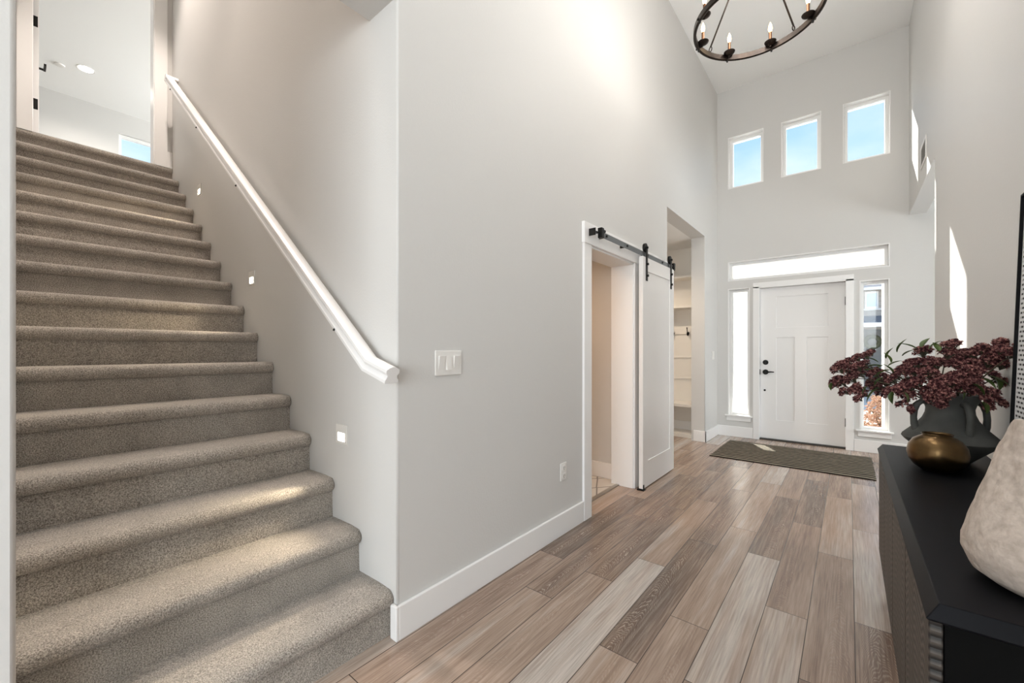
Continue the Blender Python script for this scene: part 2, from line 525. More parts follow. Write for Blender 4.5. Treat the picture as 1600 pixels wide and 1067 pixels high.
def siding_mat():
    m, nt, b = new_mat('dark_lap_siding')
    N = nt.nodes.new
    L = nt.links.new
    tc = N('ShaderNodeTexCoord')
    sp = N('ShaderNodeSeparateXYZ'); L(tc.outputs['Object'], sp.inputs[0])
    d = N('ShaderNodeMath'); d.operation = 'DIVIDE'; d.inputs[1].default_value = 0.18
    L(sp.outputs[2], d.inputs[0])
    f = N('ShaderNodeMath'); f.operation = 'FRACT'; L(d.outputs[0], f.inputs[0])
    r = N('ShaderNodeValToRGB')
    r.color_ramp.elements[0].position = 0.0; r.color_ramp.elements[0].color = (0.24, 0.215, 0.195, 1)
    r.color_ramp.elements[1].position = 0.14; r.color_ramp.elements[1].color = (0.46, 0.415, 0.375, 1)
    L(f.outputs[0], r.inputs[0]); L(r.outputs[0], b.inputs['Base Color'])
    b.inputs['Roughness'].default_value = 0.7
    return m


M['siding'] = siding_mat()


# ------------------------------------------------------------------ mesh helpers
class MB:
    def __init__(self):
        self.v = []
        self.f = []

    def add(self, vs_, fs_):
        o = len(self.v)
        self.v += [tuple(p) for p in vs_]
        self.f += [tuple(i + o for i in f) for f in fs_]
        return self

    def box(self, x0, x1, y0, y1, z0, z1):
        x0, x1 = min(x0, x1), max(x0, x1)
        y0, y1 = min(y0, y1), max(y0, y1)
        z0, z1 = min(z0, z1), max(z0, z1)
        p = [(x0, y0, z0), (x1, y0, z0), (x1, y1, z0), (x0, y1, z0), (x0, y0, z1), (x1, y0, z1), (x1, y1, z1), (x0, y1, z1)]
        return self.add(p, [(0, 3, 2, 1), (4, 5, 6, 7), (0, 1, 5, 4), (1, 2, 6, 5), (2, 3, 7, 6), (3, 0, 4, 7)])

    def cyl(self, p0, p1, r0, r1=None, n=16, cap=True):
        r1 = r0 if r1 is None else r1
        p0, p1 = Vector(p0), Vector(p1)
        d = (p1 - p0).normalized()
        a = d.orthogonal().normalized()
        b = d.cross(a)
        vs_ = []
        for p, r in ((p0, r0), (p1, r1)):
            for k in range(n):
                t = 2 * PI * k / n
                vs_.append(p + (a * math.cos(t) + b * math.sin(t)) * r)
        fs_ = [(k, (k + 1) % n, n + (k + 1) % n, n + k) for k in range(n)]
        if cap:
            fs_ += [tuple(reversed(range(n))), tuple(range(n, 2 * n))]
        return self.add(vs_, fs_)

    def lathe(self, prof, c=(0, 0, 0), n=48, cap=True):
        """prof: (r, z) list from bottom to top"""
        vs_ = []
        for r, z in prof:
            for k in range(n):
                t = 2 * PI * k / n
                vs_.append((c[0] + r * math.cos(t), c[1] + r * math.sin(t), c[2] + z))
        fs_ = []
        for i in range(len(prof) - 1):
            for k in range(n):
                k2 = (k + 1) % n
                fs_.append((i * n + k, i * n + k2, (i + 1) * n + k2, (i + 1) * n + k))
        if cap:
            fs_.append(tuple(reversed(range(n))))
            fs_.append(tuple(range((len(prof) - 1) * n, len(prof) * n)))
        return self.add(vs_, fs_)

    def tube(self, pts, rads, n=10):
        pts = [Vector(p) for p in pts]
        if not isinstance(rads, (list, tuple)):
            rads = [rads] * len(pts)
        vs_ = []
        ref = None
        for i, p in enumerate(pts):
            d = (pts[min(i + 1, len(pts) - 1)] - pts[max(i - 1, 0)]).normalized()
            if ref is None:
                ref = d.orthogonal().normalized()
            a = (ref - d * ref.dot(d)).normalized()
            ref = a
            b = d.cross(a)
            for k in range(n):
                t = 2 * PI * k / n
                vs_.append(p + (a * math.cos(t) + b * math.sin(t)) * rads[i])
        fs_ = []
        for i in range(len(pts) - 1):
            for k in range(n):
                k2 = (k + 1) % n
                fs_.append((i * n + k, i * n + k2, (i + 1) * n + k2, (i + 1) * n + k))
        fs_.append(tuple(reversed(range(n))))
        fs_.append(tuple(range((len(pts) - 1) * n, len(pts) * n)))
        return self.add(vs_, fs_)

    def loft(self, rings, cap=True):
        n = len(rings[0])
        vs_ = [p for r in rings for p in r]
        fs_ = []
        for i in range(len(rings) - 1):
            for k in range(n):
                k2 = (k + 1) % n
                fs_.append((i * n + k, i * n + k2, (i + 1) * n + k2, (i + 1) * n + k))
        if cap:
            fs_.append(tuple(reversed(range(n))))
            fs_.append(tuple(range((len(rings) - 1) * n, len(rings) * n)))
        return self.add(vs_, fs_)

    def ball(self, c, r, seg=10, rings=6, sz=1.0):
        prof = []
        for i in range(rings + 1):
            t = -PI / 2 + PI * i / rings
            prof.append((max(1e-4, r * math.cos(t)), r * sz * math.sin(t)))
        return self.lathe(prof, c, seg)

    def holed(self, axis, a0, a1, u, z, holes):
        """slab normal to axis ('x' or 'y') between a0 and a1, spanning u=(u0,u1) and z=(z0,z1), with rectangular holes
        (u0,u1,z0,z1); only outer faces are made."""
        us = sorted({u[0], u[1], *[min(max(h[i], u[0]), u[1]) for h in holes for i in (0, 1)]})
        zs = sorted({z[0], z[1], *[min(max(h[i], z[0]), z[1]) for h in holes for i in (2, 3)]})
        def solid(i, j):
            if i < 0 or j < 0 or i >= len(us) - 1 or j >= len(zs) - 1:
                return False
            uc, zc = (us[i] + us[i + 1]) / 2, (zs[j] + zs[j + 1]) / 2
            return not any(h[0] < uc < h[1] and h[2] < zc < h[3] for h in holes)
        idx = {}
        def vert(s, i, j):
            key = (s, i, j)
            if key not in idx:
                a = (a0, a1)[s]
                self.v.append((a, us[i], zs[j]) if axis == 'x' else (us[i], a, zs[j]))
                idx[key] = len(self.v) - 1
            return idx[key]
        for i in range(len(us) - 1):
            for j in range(len(zs) - 1):
                if not solid(i, j):
                    continue
                for s in (0, 1):
                    q = [vert(s, i, j), vert(s, i + 1, j), vert(s, i + 1, j + 1), vert(s, i, j + 1)]
                    self.f.append(tuple(q))
                for di, dj, e in ((-1, 0, ((i, j), (i, j + 1))), (1, 0, ((i + 1, j), (i + 1, j + 1))),
                                  (0, -1, ((i, j), (i + 1, j))), (0, 1, ((i, j + 1), (i + 1, j + 1)))):
                    if not solid(i + di, j + dj):
                        (p, q) = e
                        self.f.append((vert(0, *p), vert(0, *q), vert(1, *q), vert(1, *p)))
        return self


def obj(name, mb, m, parent=None, smooth=None, bevel=None, seg=2, fix=True):
    me = bpy.data.meshes.new(name)
    base = Vector((0, 0, 0))
    if parent is not None:
        p = parent
        while p is not None:
            base += p.location
            p = p.parent
    me.from_pydata([tuple(Vector(v) - base) for v in mb.v], [], mb.f)
    bm = bmesh.new()
    bm.from_mesh(me)
    if fix:
        bmesh.ops.recalc_face_normals(bm, faces=bm.faces)
    bm.to_mesh(me)
    bm.free()
    if smooth:
        for p in me.polygons:
            p.use_smooth = True
        if smooth < 180:
            me.set_sharp_from_angle(angle=math.radians(smooth))
    me.materials.append(m)
    o = bpy.data.objects.new(name, me)
    COL.objects.link(o)
    if parent is not None:
        o.parent = parent
    if bevel:
        b = o.modifiers.new('bevel', 'BEVEL')
        b.width = bevel
        b.segments = seg
        b.limit_method = 'ANGLE'
        b.angle_limit = math.radians(40)
    return o


def tag(o, label, cat, group=None, kind=None):
    o['label'] = label
    o['category'] = cat
    if group:
        o['group'] = group
    if kind:
        o['kind'] = kind
    return o


def thing(name, label, cat, loc=(0, 0, 0), group=None, kind=None):
    o = bpy.data.objects.new(name, None)
    o.empty_display_size = 0.1
    COL.objects.link(o)
    o.location = loc
    return tag(o, label, cat, group, kind)


def struct(name, mb, m, label, cat, **k):
    return tag(obj(name, mb, m, **k), label, cat, kind='structure')


def copy_thing(src, loc, label):
    c = src.copy()
    COL.objects.link(c)
    c.location = loc
    c['label'] = label
    for ch in src.children:
        d = ch.copy()
        COL.objects.link(d)
        d.parent = c
        for g in ch.children:
            e = g.copy()
            COL.objects.link(e)
            e.parent = d
    return c


def round_vertical(o, pts, width=0.009):
    """bullnose on the vertical edges that stand at the given (x, y)"""
    me = o.data
    bm = bmesh.new()
    bm.from_mesh(me)
    bmesh.ops.remove_doubles(bm, verts=bm.verts, dist=1e-5)
    es = []
    for e in bm.edges:
        a, b = e.verts[0].co, e.verts[1].co
        if abs(a.x - b.x) < 1e-4 and abs(a.y - b.y) < 1e-4:
            if len(e.link_faces) == 2 and e.calc_face_angle(0) > 0.5 and any(abs(a.x - x) < 2e-3 and abs(a.y - y) < 2e-3 for x, y in pts):
                es.append(e)
    r = bmesh.ops.bevel(bm, geom=es, offset=width, segments=5, profile=0.5, affect='EDGES')
    for f in r['faces']:
        f.smooth = True
    bm.to_mesh(me)
    bm.free()


# ------------------------------------------------------------------ key dimensions
X0 = -1.45          # face of the hall's left wall
XT = -1.62          # its back
Y1 = 1.018          # stair side wall
YL = 0.008          # other side of the stair
YF = 6.38           # inner face of the front wall
YG = 6.53           # its outer face
XR = 0.522          # right wall
ZC = 4.84           # hall ceiling
ZU = 3.0            # upper floor
ZUC = 5.43          # upper ceiling
XD = -5.19          # wall at the top of the stair

# ------------------------------------------------------------------ floor of planks
def build_floor():
    W = 0.161
    seams = {  # row index from the console outwards -> (one measured end seam, plank lengths step)
        -3: 2.9, -2: 3.3, -1: 2.2,
        0: 2.362, 1: 3.048, 2: 2.248, 3: 2.777, 4: 1.893, 5: 1.521, 6: 2.297, 7: 1.979, 8: 1.659, 9: 2.014, 10: 2.7}
    tones = {(0, 2.362): 0.80, (0, 1.14): 0.30, (0, 3.582): 0.62, (1, 1.828): 0.50, (1, 3.048): 0.66, (1, 4.268): 0.45,
             (2, 1.03): 0.78, (2, 2.248): 0.42, (2, 3.468): 0.12, (2, 4.69): 0.4, (3, 1.557): 0.88, (3, 2.777): 0.22, (3, 3.997): 0.5,
             (4, 0.673): 0.55, (4, 1.893): 0.62, (4, 3.113): 0.66, (4, 4.333): 0.85, (5, 0.301): 0.68, (5, 1.521): 0.10, (5, 2.741): 0.36,
             (5, 3.961): 0.6, (6, 1.077): 0.97, (6, 2.297): 0.60, (6, 3.517): 0.48, (7, 0.759): 0.55, (7, 1.979): 0.22, (7, 3.199): 0.35,
             (8, 0.439): 0.64, (8, 1.659): 0.30, (8, 2.879): 0.18, (8, 4.1): 0.5, (9, 0.794): 0.55, (9, 2.014): 0.14, (9, 3.234): 0.62,
             (10, 1.48): 0.5, (10, 2.7): 0.62}
    verts, faces, cols, uvs, sizes = [], [], [], [], []
    rnd = random.Random(5)
    Lp = 1.22
    y_lo, y_hi = -5.2, 6.62
    for k in range(-22, 22):
        xr = 0.019 + W - W * k
        xl = xr - W
        s = seams.get(k, rnd.uniform(0, Lp))
        n0 = math.floor((y_lo - s) / Lp)
        for j in range(n0, n0 + 12):
            a, b_ = s + j * Lp, s + (j + 1) * Lp
            ya, yb = max(a, y_lo), min(b_, y_hi)
            if yb - ya < 0.01:
                continue
            xa, xb = max(xl, -3.7), min(xr, 5.2)
            if xb - xa < 0.01:
                continue
            tone = None
            for (kk, yy), t in tones.items():
                if kk == k and abs(yy - a) < 0.06:
                    tone = t
            r1 = rnd.choice([0.2, 0.35, 0.5, 0.55, 0.62, 0.7, 0.85]) + rnd.uniform(-0.06, 0.06)
            if tone is None:
                tone = r1
            ring = 0.75 if tone < 0.4 else rnd.uniform(0.15, 0.55)
            cols.append((tone, ring, rnd.random(), 1))
            o = len(verts)
            verts += [(xa, ya, 0), (xb, ya, 0), (xb, yb, 0), (xa, yb, 0)]
            faces.append((o, o + 1, o + 2, o + 3))
            u0, u1 = (xa - xl) / W, (xb - xl) / W
            v0, v1 = (ya - a) / Lp, (yb - a) / Lp
            uvs.append([(u0, v0), (u1, v0), (u1, v1), (u0, v1)])
    me = bpy.data.meshes.new('floor')
    me.from_pydata(verts, [], faces)
    at = me.attributes.new('tone', 'FLOAT_COLOR', 'FACE')
    for i, c in enumerate(cols):
        at.data[i].color = c
    u1 = me.uv_layers.new(name='UVMap')
    u2 = me.uv_layers.new(name='Size')
    for i, p in enumerate(me.polygons):
        for q, li in enumerate(p.loop_indices):
            u1.data[li].uv = uvs[i][q]
            u2.data[li].uv = (W, Lp)
    me.materials.append(M['planks'])
    o = bpy.data.objects.new('floor', me)
    COL.objects.link(o)
    tag(o, 'floor of wide limed oak planks in mixed brown and grey tones', 'floor', kind='structure')


build_floor()
struct('floor_slab', MB().box(-10.3, 5.6, -5.6, YG, -0.25, -0.012), M['concrete'], 'concrete slab under the plank floor', 'floor')

# ------------------------------------------------------------------ walls and ceilings
BY0, BY1, BZ = 2.652, 3.43, 1.955    # barn door opening
NY0, NY1, NZ = 4.30, 5.74, 2.68      # closet opening
w = struct('wall_left', MB().holed('x', XT, X0, (Y1, YF), (0, ZC), [(BY0, BY1, -1, BZ), (NY0, NY1, -1, NZ)]), M['wall'],
           'tall pale grey hall wall holding the sliding door and the closet opening', 'wall')
round_vertical(w, [(X0, Y1), (X0, NY0), (X0, NY1)])
w = struct('wall_left_near', MB().holed('x', -1.657, X0, (-5.0, YL), (0, ZC), []), M['wall'],
           'grey wall end at the left edge, before the stairs', 'wall')
round_vertical(w, [(X0, YL)])
struct('wall_left_header', MB().box(-1.657, X0, YL, Y1, 2.67, ZC), M['wall'], 'wall above the foot of the stairs', 'wall')
struct('wall_stair', MB().box(-5.45, XT, Y1, Y1 + 0.13, 0, ZUC), M['wall'], 'grey wall along the stairs behind the white handrail', 'wall')
struct('wall_stair_near', MB().box(-5.19, -1.657, YL - 0.15, YL, 0, ZUC), M['wall'], 'wall on the near side of the stairs', 'wall')
struct('wall_stair_upper', MB().box(-1.657, -1.60, YL - 0.15, Y1 + 0.13, ZC, ZUC), M['wall'], 'short wall above the hall end of the stairwell', 'wall')
struct('ceiling_stair', MB().box(-5.31, -1.60, YL - 0.15, Y1 + 0.13, ZUC, ZUC + 0.1), M['ceiling'], 'white ceiling over the stairwell', 'ceiling')
HW = [(-1.311, -0.882), (-0.684, -0.266), (-0.056, 0.369)]
HZ = (3.451, 4.170)
TR = (-1.311, 0.363, 2.159, 2.427)
SL = (-1.311, -1.043, 0.285, 2.052)
SR = (0.098, 0.362, 0.245, 2.022)
DX0, DX1, DZ = -0.945, -0.015, 2.045
holes = [(a, b_, *HZ) for a, b_ in HW] + [TR, SL, SR, (DX0, DX1, -1, DZ)]
struct('wall_front', MB().holed('y', YF, YG, (-3.6, 3.7), (-0.25, ZC), holes), M['wall'],
       'front wall with three high windows above the white entry door', 'wall')
w = struct('wall_right', MB().holed('x', XR, XR + 0.14, (-0.7, YF), (0, ZC), [(4.62, YF + 1, -1, 2.712)]), M['wall'],
           'right wall behind the black console, open to a side room near the entry', 'wall')
round_vertical(w, [(XR, 4.62)], 0.022)
struct('ceiling', MB().box(-1.657, 5.4, -5.2, YG, ZC, ZC + 0.12), M['ceiling'], 'high white ceiling of the entry hall', 'ceiling')
# living room behind the camera
struct('wall_back', MB().holed('y', -5.2, -5.05, (-1.657, 5.4), (0, ZC), [(-0.8, 4.0, 0.25, 3.3)]), M['wall'], 'back wall of the living room with a wide window', 'wall')
struct('wall_living_right', MB().holed('x', 5.05, 5.2, (-5.05, -0.56), (0, ZC), [(-4.4, -1.6, 0.4, 3.1)]), M['wall'], 'right wall of the living room with a window', 'wall')
struct('wall_living_front', MB().box(XR + 0.14, 5.05, -0.7, -0.56, 0, ZC), M['wall'], 'living room wall beside the hall', 'wall')
# side room
struct('wall_side_room_right', MB().holed('x', 3.3, 3.42, (3.4, YF), (0, 2.83), [(4.3, 6.1, 0.7, 2.3)]), M['wall'], 'far wall of the side room with a window', 'wall')
struct('wall_side_room_back', MB().box(XR + 0.14, 3.3, 3.4, 3.52, 0, 2.83), M['wall'], 'back wall of the side room', 'wall')
struct('ceiling_side_room', MB().box(XR + 0.14, 3.42, 3.4, YF, 2.83, 2.93), M['ceiling'], 'white ceiling of the side room', 'ceiling')
# powder room behind the sliding door
struct('wall_powder_far', MB().box(-3.4, XT, 3.52, 3.62, 0, 2.55), M['wall'], 'beige powder room wall seen through the doorway', 'wall')
struct('wall_powder_left', MB().box(-3.5, -3.4, 1.15, 3.62, 0, 2.55), M['wall'], 'far left wall of the powder room', 'wall')
struct('ceiling_powder', MB().box(-3.5, XT, 1.148, 3.62, 2.55, 2.65), M['ceiling'], 'white ceiling of the powder room', 'ceiling')
struct('floor_powder', MB().box(-3.4, -1.60, 1.15, 3.52, 0.002, 0.008), M['tile'], 'pale hexagon tile floor inside the doorway', 'floor')
struct('trim_4', MB().box(-1.603, -1.573, BY0, BY1, 0.001, 0.012), M['steel_strip'], 'metal strip between plank floor and hexagon tile', 'threshold')
# closet
struct('wall_closet_far', MB().box(-3.3, XT, 6.24, YF, 0, NZ), M['wall'], 'rear wall of the closet behind the shelves', 'wall')
struct('wall_closet_near', MB().box(-3.3, XT, 3.9, 4.0, 0, NZ), M['wall'], 'near wall of the closet', 'wall')
struct('wall_closet_left', MB().box(-3.4, -3.3, 3.9, YF, 0, NZ), M['wall'], 'left wall of the closet', 'wall')
struct('ceiling_closet', MB().box(-3.4, XT, 3.9, YF, NZ, NZ + 0.1), M['ceiling'], 'low ceiling of the closet', 'ceiling')
# upper room at the head of the stairs
UD0, UD1, UDZ = 0.113, 0.886, ZU + 2.04
struct('wall_upper_door', MB().holed('x', XD - 0.12, XD, (-3.0, 5.2), (ZU - 0.012, ZUC), [(UD0, UD1, ZU - 0.01, UDZ)]), M['wall'],
       'narrow wall around the doorway at the top of the stairs', 'wall')
UX = -10.03
struct('wall_upper_far', MB().holed('x', UX - 0.12, UX, (-3.0, 5.2), (2.7, ZUC), [(1.22, 2.75, 3.75, 5.055)]), M['wall'],
       'grey far wall of the upstairs room with a window', 'wall')
struct('wall_upper_near', MB().box(UX, XD - 0.12, -3.12, -3.0, 2.7, ZUC), M['wall'], 'near wall of the upstairs room', 'wall')
struct('wall_upper_right', MB().holed('y', 5.05, 5.2, (UX, XD - 0.12), (2.7, ZUC), [(-9.3, -6.7, 3.6, 5.0)]), M['wall'], 'right wall of the upstairs room', 'wall')
struct('ceiling_upper', MB().box(UX - 0.12, XD - 0.12, -3.12, 5.2, ZUC, ZUC + 0.1), M['ceiling'], 'bright ceiling of the upstairs room', 'ceiling')
struct('floor_upper', MB().box(UX - 0.12, XD - 0.005, -3.12, 5.2, 2.72, ZU - 0.004), M['carpet'], 'carpeted floor of the upstairs room', 'floor')

# ------------------------------------------------------------------ baseboards and casings
BH, BT = 0.142, 0.016
struct('baseboard_left', MB().box(X0, X0 + BT, Y1 - 0.002, 2.548, 0, BH).box(-1.478, X0 + BT, Y1 - BT, Y1, 0, BH), M['trim'],
       'white baseboard along the left wall from the stairs to the sliding door', 'baseboard', bevel=0.004)
struct('baseboard_closet_corner', MB().box(X0, X0 + BT, NY1 - BT, YF, 0, BH).box(XT + 0.03, X0 + BT, NY1 - BT, NY1, 0, BH), M['trim'],
       'white baseboard wrapping the wall end beside the closet', 'baseboard', bevel=0.004)
struct('baseboard_front_left', MB().box(X0 + BT, -1.005, YF - BT, YF, 0, BH), M['trim'], 'white baseboard under the left sidelight', 'baseboard', bevel=0.004)
struct('baseboard_front_right', MB().box(0.048, 3.3, YF - BT, YF, 0, BH), M['trim'], 'white baseboard under the right sidelight', 'baseboard', bevel=0.004)
struct('baseboard_right', MB().box(XR - BT, XR, -0.7, 4.60, 0, BH), M['trim'], 'white baseboard behind the black console', 'baseboard', bevel=0.004)
struct('baseboard_powder', MB().box(-3.4, XT, 3.504, 3.52, 0.008, 0.15), M['trim'], 'white baseboard inside the powder room', 'baseboard', bevel=0.004)
struct('baseboard_upper', MB().box(XD, XD + BT, 0.962, Y1, ZU - 0.01, ZU + 0.15), M['trim'], 'white baseboard piece at the top of the stairs', 'baseboard', bevel=0.004)

# front door casing, jamb and threshold
cs = MB()
cs.box(-1.003, -0.930, YF - 0.018, YF, 0, 2.052)
cs.box(-0.030, 0.046, YF - 0.018, YF, 0, 2.052)
cs.box(-1.003, 0.046, YF - 0.018, YF, 2.030, 2.105)
cs.box(DX0, DX0 + 0.012, YF, YF + 0.145, 0, DZ)
cs.box(DX1 - 0.012, DX1, YF, YF + 0.145, 0, DZ)
cs.box(DX0, DX1, YF, YF + 0.145, DZ - 0.010, DZ)
struct('trim_1', cs, M['trim'], 'white casing around the front entry door', 'door casing', bevel=0.003)
# sliding door casing with header board and jamb liner
cs = MB()
cs.box(X0, X0 + 0.018, 2.548, BY0 + 0.004, 0, BZ + 0.01)
cs.box(X0, X0 + 0.018, BY1 - 0.004, BY1 + 0.09, 0, BZ + 0.01)
cs.box(X0, X0 + 0.024, 2.540, 4.29, BZ, 2.105)
cs.box(XT - 0.03, X0 + 0.004, BY0, BY0 + 0.012, 0, BZ)
cs.box(XT - 0.03, X0 + 0.004, BY1 - 0.014, BY1, 0, BZ)
cs.box(XT - 0.03, X0 + 0.004, BY0, BY1, BZ - 0.014, BZ)
struct('trim_2', cs, M['trim'], 'white casing and header board of the sliding door opening', 'door casing', bevel=0.003)
# upstairs casing
cs = MB()
cs.box(XD, XD + 0.018, UD1 - 0.006, 0.978, ZU - 0.01, UDZ + 0.09)
cs.box(XD, XD + 0.018, 0.030, UD0 + 0.004, ZU - 0.01, UDZ + 0.09)
cs.box(XD, XD + 0.018, UD0, UD1, UDZ - 0.006, UDZ + 0.09)
cs.box(XD - 0.13, XD + 0.004, UD1 - 0.012, UD1, ZU - 0.01, UDZ)
cs.box(XD - 0.13, XD + 0.004, UD0, UD0 + 0.006, ZU - 0.01, UDZ)
struct('trim_3', cs, M['trim'], 'white casing of the doorway at the top of the stairs', 'door casing', bevel=0.003)

# ------------------------------------------------------------------ windows
def window(n, x0, x1, z0, z1, label, sill=False, fw=0.035, liner=0.010):
    t = thing('window_%d' % n, label, 'window', ((x0 + x1) / 2, YF, z0), kind='structure')
    fr = MB()
    ya, yb = YF + 0.075, YG + 0.005
    fr.holed('y', ya, yb, (x0 + liner, x1 - liner), (z0 + liner, z1 - liner), [(x0 + fw + liner, x1 - fw - liner, z0 + fw + liner, z1 - fw - liner)])
    obj('window_frame', fr, M['vinyl'], t, bevel=0.004)
    ln = MB().holed('y', YF - 0.001, YG, (x0, x1), (z0, z1), [(x0 + liner, x1 - liner, z0 + liner, z1 - liner)])
    obj('reveal', ln, M['trim'], t)
    obj('pane', MB().box(x0 + fw + liner - 0.004, x1 - fw - liner + 0.004, YF + 0.108, YF + 0.113, z0 + fw + liner - 0.004, z1 - fw - liner + 0.004), M['glass'], t)
    if sill:
        obj('sill', MB().box(x0 - 0.035, x1 + 0.035, YF - 0.035, YF + 0.06, z0 - 0.004, z0 + 0.016), M['trim'], t, bevel=0.004)
        obj('apron', MB().box(x0 - 0.015, x1 + 0.015, YF - 0.016, YF, z0 - 0.064, z0 - 0.006), M['trim'], t, bevel=0.003)
    return t


window(1, *HW[0], *HZ, 'left one of the three small high windows showing blue sky')
window(2, *HW[1], *HZ, 'middle one of the three small high windows showing blue sky')
window(3, *HW[2], *HZ, 'right one of the three small high windows, nearest the corner')
window(4, *TR, 'long low transom window above the entry door', fw=0.03)
window(5, *SL, 'narrow sidelight window to the left of the entry door', sill=True, fw=0.03)
window(6, *SR, 'narrow sidelight window right of the entry door, showing a house outside', sill=True, fw=0.03)
# upstairs window
t = thing('window_7', 'window of the upstairs room, its top seen past the stairs', 'window', (UX, 1.98, 3.75), kind='structure')
obj('window_frame', MB().holed('x', UX - 0.11, UX - 0.05, (1.22, 2.75), (3.75, 5.055), [(1.26, 2.71, 3.79, 5.0)]), M['vinyl'], t)
obj('pane', MB().box(UX - 0.085, UX - 0.08, 1.255, 2.715, 3.785, 5.005), M['glass'], t)
for i, (nm, bx) in enumerate((('wide', ('y', -5.17, -5.1, (-0.8, 4.0), (0.25, 3.3))), ('tall', ('x', 5.08, 5.16, (-4.4, -1.6), (0.4, 3.1))),
                              ('side', ('x', 3.32, 3.4, (4.3, 6.1), (0.7, 2.3))), ('upper', ('y', 5.08, 5.16, (-9.3, -6.7), (3.6, 5.0))))):
    ax, a0, a1, u, z = bx
    um = (u[0] + u[1]) / 2
    t = thing('window_%d' % (8 + i), {'wide': 'wide living room window behind the viewer', 'tall': 'window in the living room side wall',
              'side': 'window of the side room beyond the right wall', 'upper': 'side window of the upstairs room'}[nm], 'window',
              ((um, a0, z[0]) if ax == 'y' else (a0, um, z[0])), kind='structure')
    obj('window_frame', MB().holed(ax, a0, a1, u, z, [(u[0] + 0.05, um - 0.03, z[0] + 0.05, z[1] - 0.05), (um + 0.03, u[1] - 0.05, z[0] + 0.05, z[1] - 0.05)]), M['vinyl'], t)
    mid = (a0 + a1) / 2
    g = MB()
    if ax == 'y':
        g.box(u[0] + 0.045, u[1] - 0.045, mid - 0.003, mid + 0.003, z[0] + 0.045, z[1] - 0.045)
    else:
        g.box(mid - 0.003, mid + 0.003, u[0] + 0.045, u[1] - 0.045, z[0] + 0.045, z[1] - 0.045)
    obj('pane', g, M['glass'], t)

# ------------------------------------------------------------------ front door
def panel_door(axis, a0, a1, u, z, panels, rec=0.010):
    mb = MB()
    lo, hi = min(a0, a1), max(a0, a1)
    mb.holed(axis, lo, lo + rec, u, z, panels)
    mb.holed(axis, hi - rec, hi, u, z, panels)
    if axis == 'x':
        mb.box(lo + rec, hi - rec, u[0], u[1], z[0], z[1])
    else:
        mb.box(u[0], u[1], lo + rec, hi - rec, z[0], z[1])
    return mb


YD = YF + 0.075
t = thing('door_1', 'white craftsman front entry door with black handle and three recessed panels', 'door', ((DX0 + DX1) / 2, YD, 0.0), kind='structure')
obj('door_slab', panel_door('y', YD, YD + 0.045, (DX0 + 0.016, DX1 - 0.016), (0.016, DZ - 0.014),
    [(-0.745, -0.200, 1.50, 1.905), (-0.745, -0.545, 0.27, 1.365), (-0.417, -0.200, 0.27, 1.365)]), M['door'], t, bevel=0.003)
h = obj('deadbolt', MB().cyl((-0.868, YD, 1.035), (-0.868, YD - 0.012, 1.035), 0.033, n=28).cyl((-0.868, YD - 0.012, 1.035), (-0.868, YD - 0.02, 1.035), 0.016, n=20)
    .box(-0.873, -0.863, YD - 0.036, YD - 0.018, 1.018, 1.052), M['black'], t, smooth=35)
obj('lever_handle', MB().cyl((-0.868, YD, 0.905), (-0.868, YD - 0.012, 0.905), 0.034, n=28).cyl((-0.868, YD - 0.01, 0.905), (-0.868, YD - 0.055, 0.905), 0.011, n=16)
    .tube([(-0.872, YD - 0.052, 0.905), (-0.84, YD - 0.055, 0.906), (-0.80, YD - 0.053, 0.910), (-0.765, YD - 0.05, 0.908)], [0.011, 0.010, 0.008, 0.006]), M['black'], t, smooth=40)
obj('door_sensor', MB().cyl((-0.878, YD, 0.66), (-0.878, YD - 0.008, 0.66), 0.013, n=18), M['black'], t, smooth=40)
obj('strike_plate', MB().box(DX0 + 0.010, DX0 + 0.016, YD - 0.03, YD + 0.004, 0.87, 0.94), M['black'], t)
for z in (0.318, 1.06, 1.80):
    obj('hinge', MB().cyl((DX1 - 0.014, YD - 0.008, z - 0.05), (DX1 - 0.014, YD - 0.008, z + 0.05), 0.008, n=12), M['black'], t, smooth=40)
obj('threshold', MB().box(DX0 + 0.01, DX1 - 0.01, YF + 0.02, YG, 0.0, 0.014), M['rubber'], t)

# ------------------------------------------------------------------ sliding barn door and its track
BX = -1.395
t = thing('door_2', 'white single panel sliding barn door hung on a black track', 'door', (BX, 3.87, 0.012), kind='structure')
obj('door_slab', panel_door('x', BX, BX + 0.036, (3.42, 4.222), (0.012, 2.005), [(3.535, 4.107, 0.235, 1.885)], rec=0.009), M['door'], t, bevel=0.002)
for y in (3.50, 4.13):
    hg = obj('hanger_strap', MB().box(BX + 0.036, BX + 0.043, y - 0.018, y + 0.018, 1.80, 2.085), M['black'], t, bevel=0.002)
    obj('roller_wheel', MB().cyl((BX + 0.016, y, 2.088), (BX + 0.034, y, 2.088), 0.040, n=32).cyl((BX + 0.034, y, 2.088), (BX + 0.052, y, 2.088), 0.010, n=14), M['black'], hg, smooth=40)
    obj('bolt', MB().cyl((BX + 0.042, y, 1.845), (BX + 0.055, y, 1.845), 0.011, n=12).cyl((BX + 0.042, y, 1.945), (BX + 0.055, y, 1.945), 0.011, n=12), M['black'], hg, smooth=40)
obj('floor_guide', MB().box(BX - 0.012, BX + 0.048, 3.405, 3.455, 0.0, 0.008).box(BX + 0.038, BX + 0.046, 3.418, 3.426, 0.0, 0.05), M['black'], t)
t = thing('barn_door_track', 'flat steel rail with black end stops bolted above the sliding door', 'track', (X0 + 0.024, 3.4, 2.03))
obj('rail', MB().box(BX + 0.018, BX + 0.026, 2.66, 4.25, 2.010, 2.050), M['steel'], t, bevel=0.001)
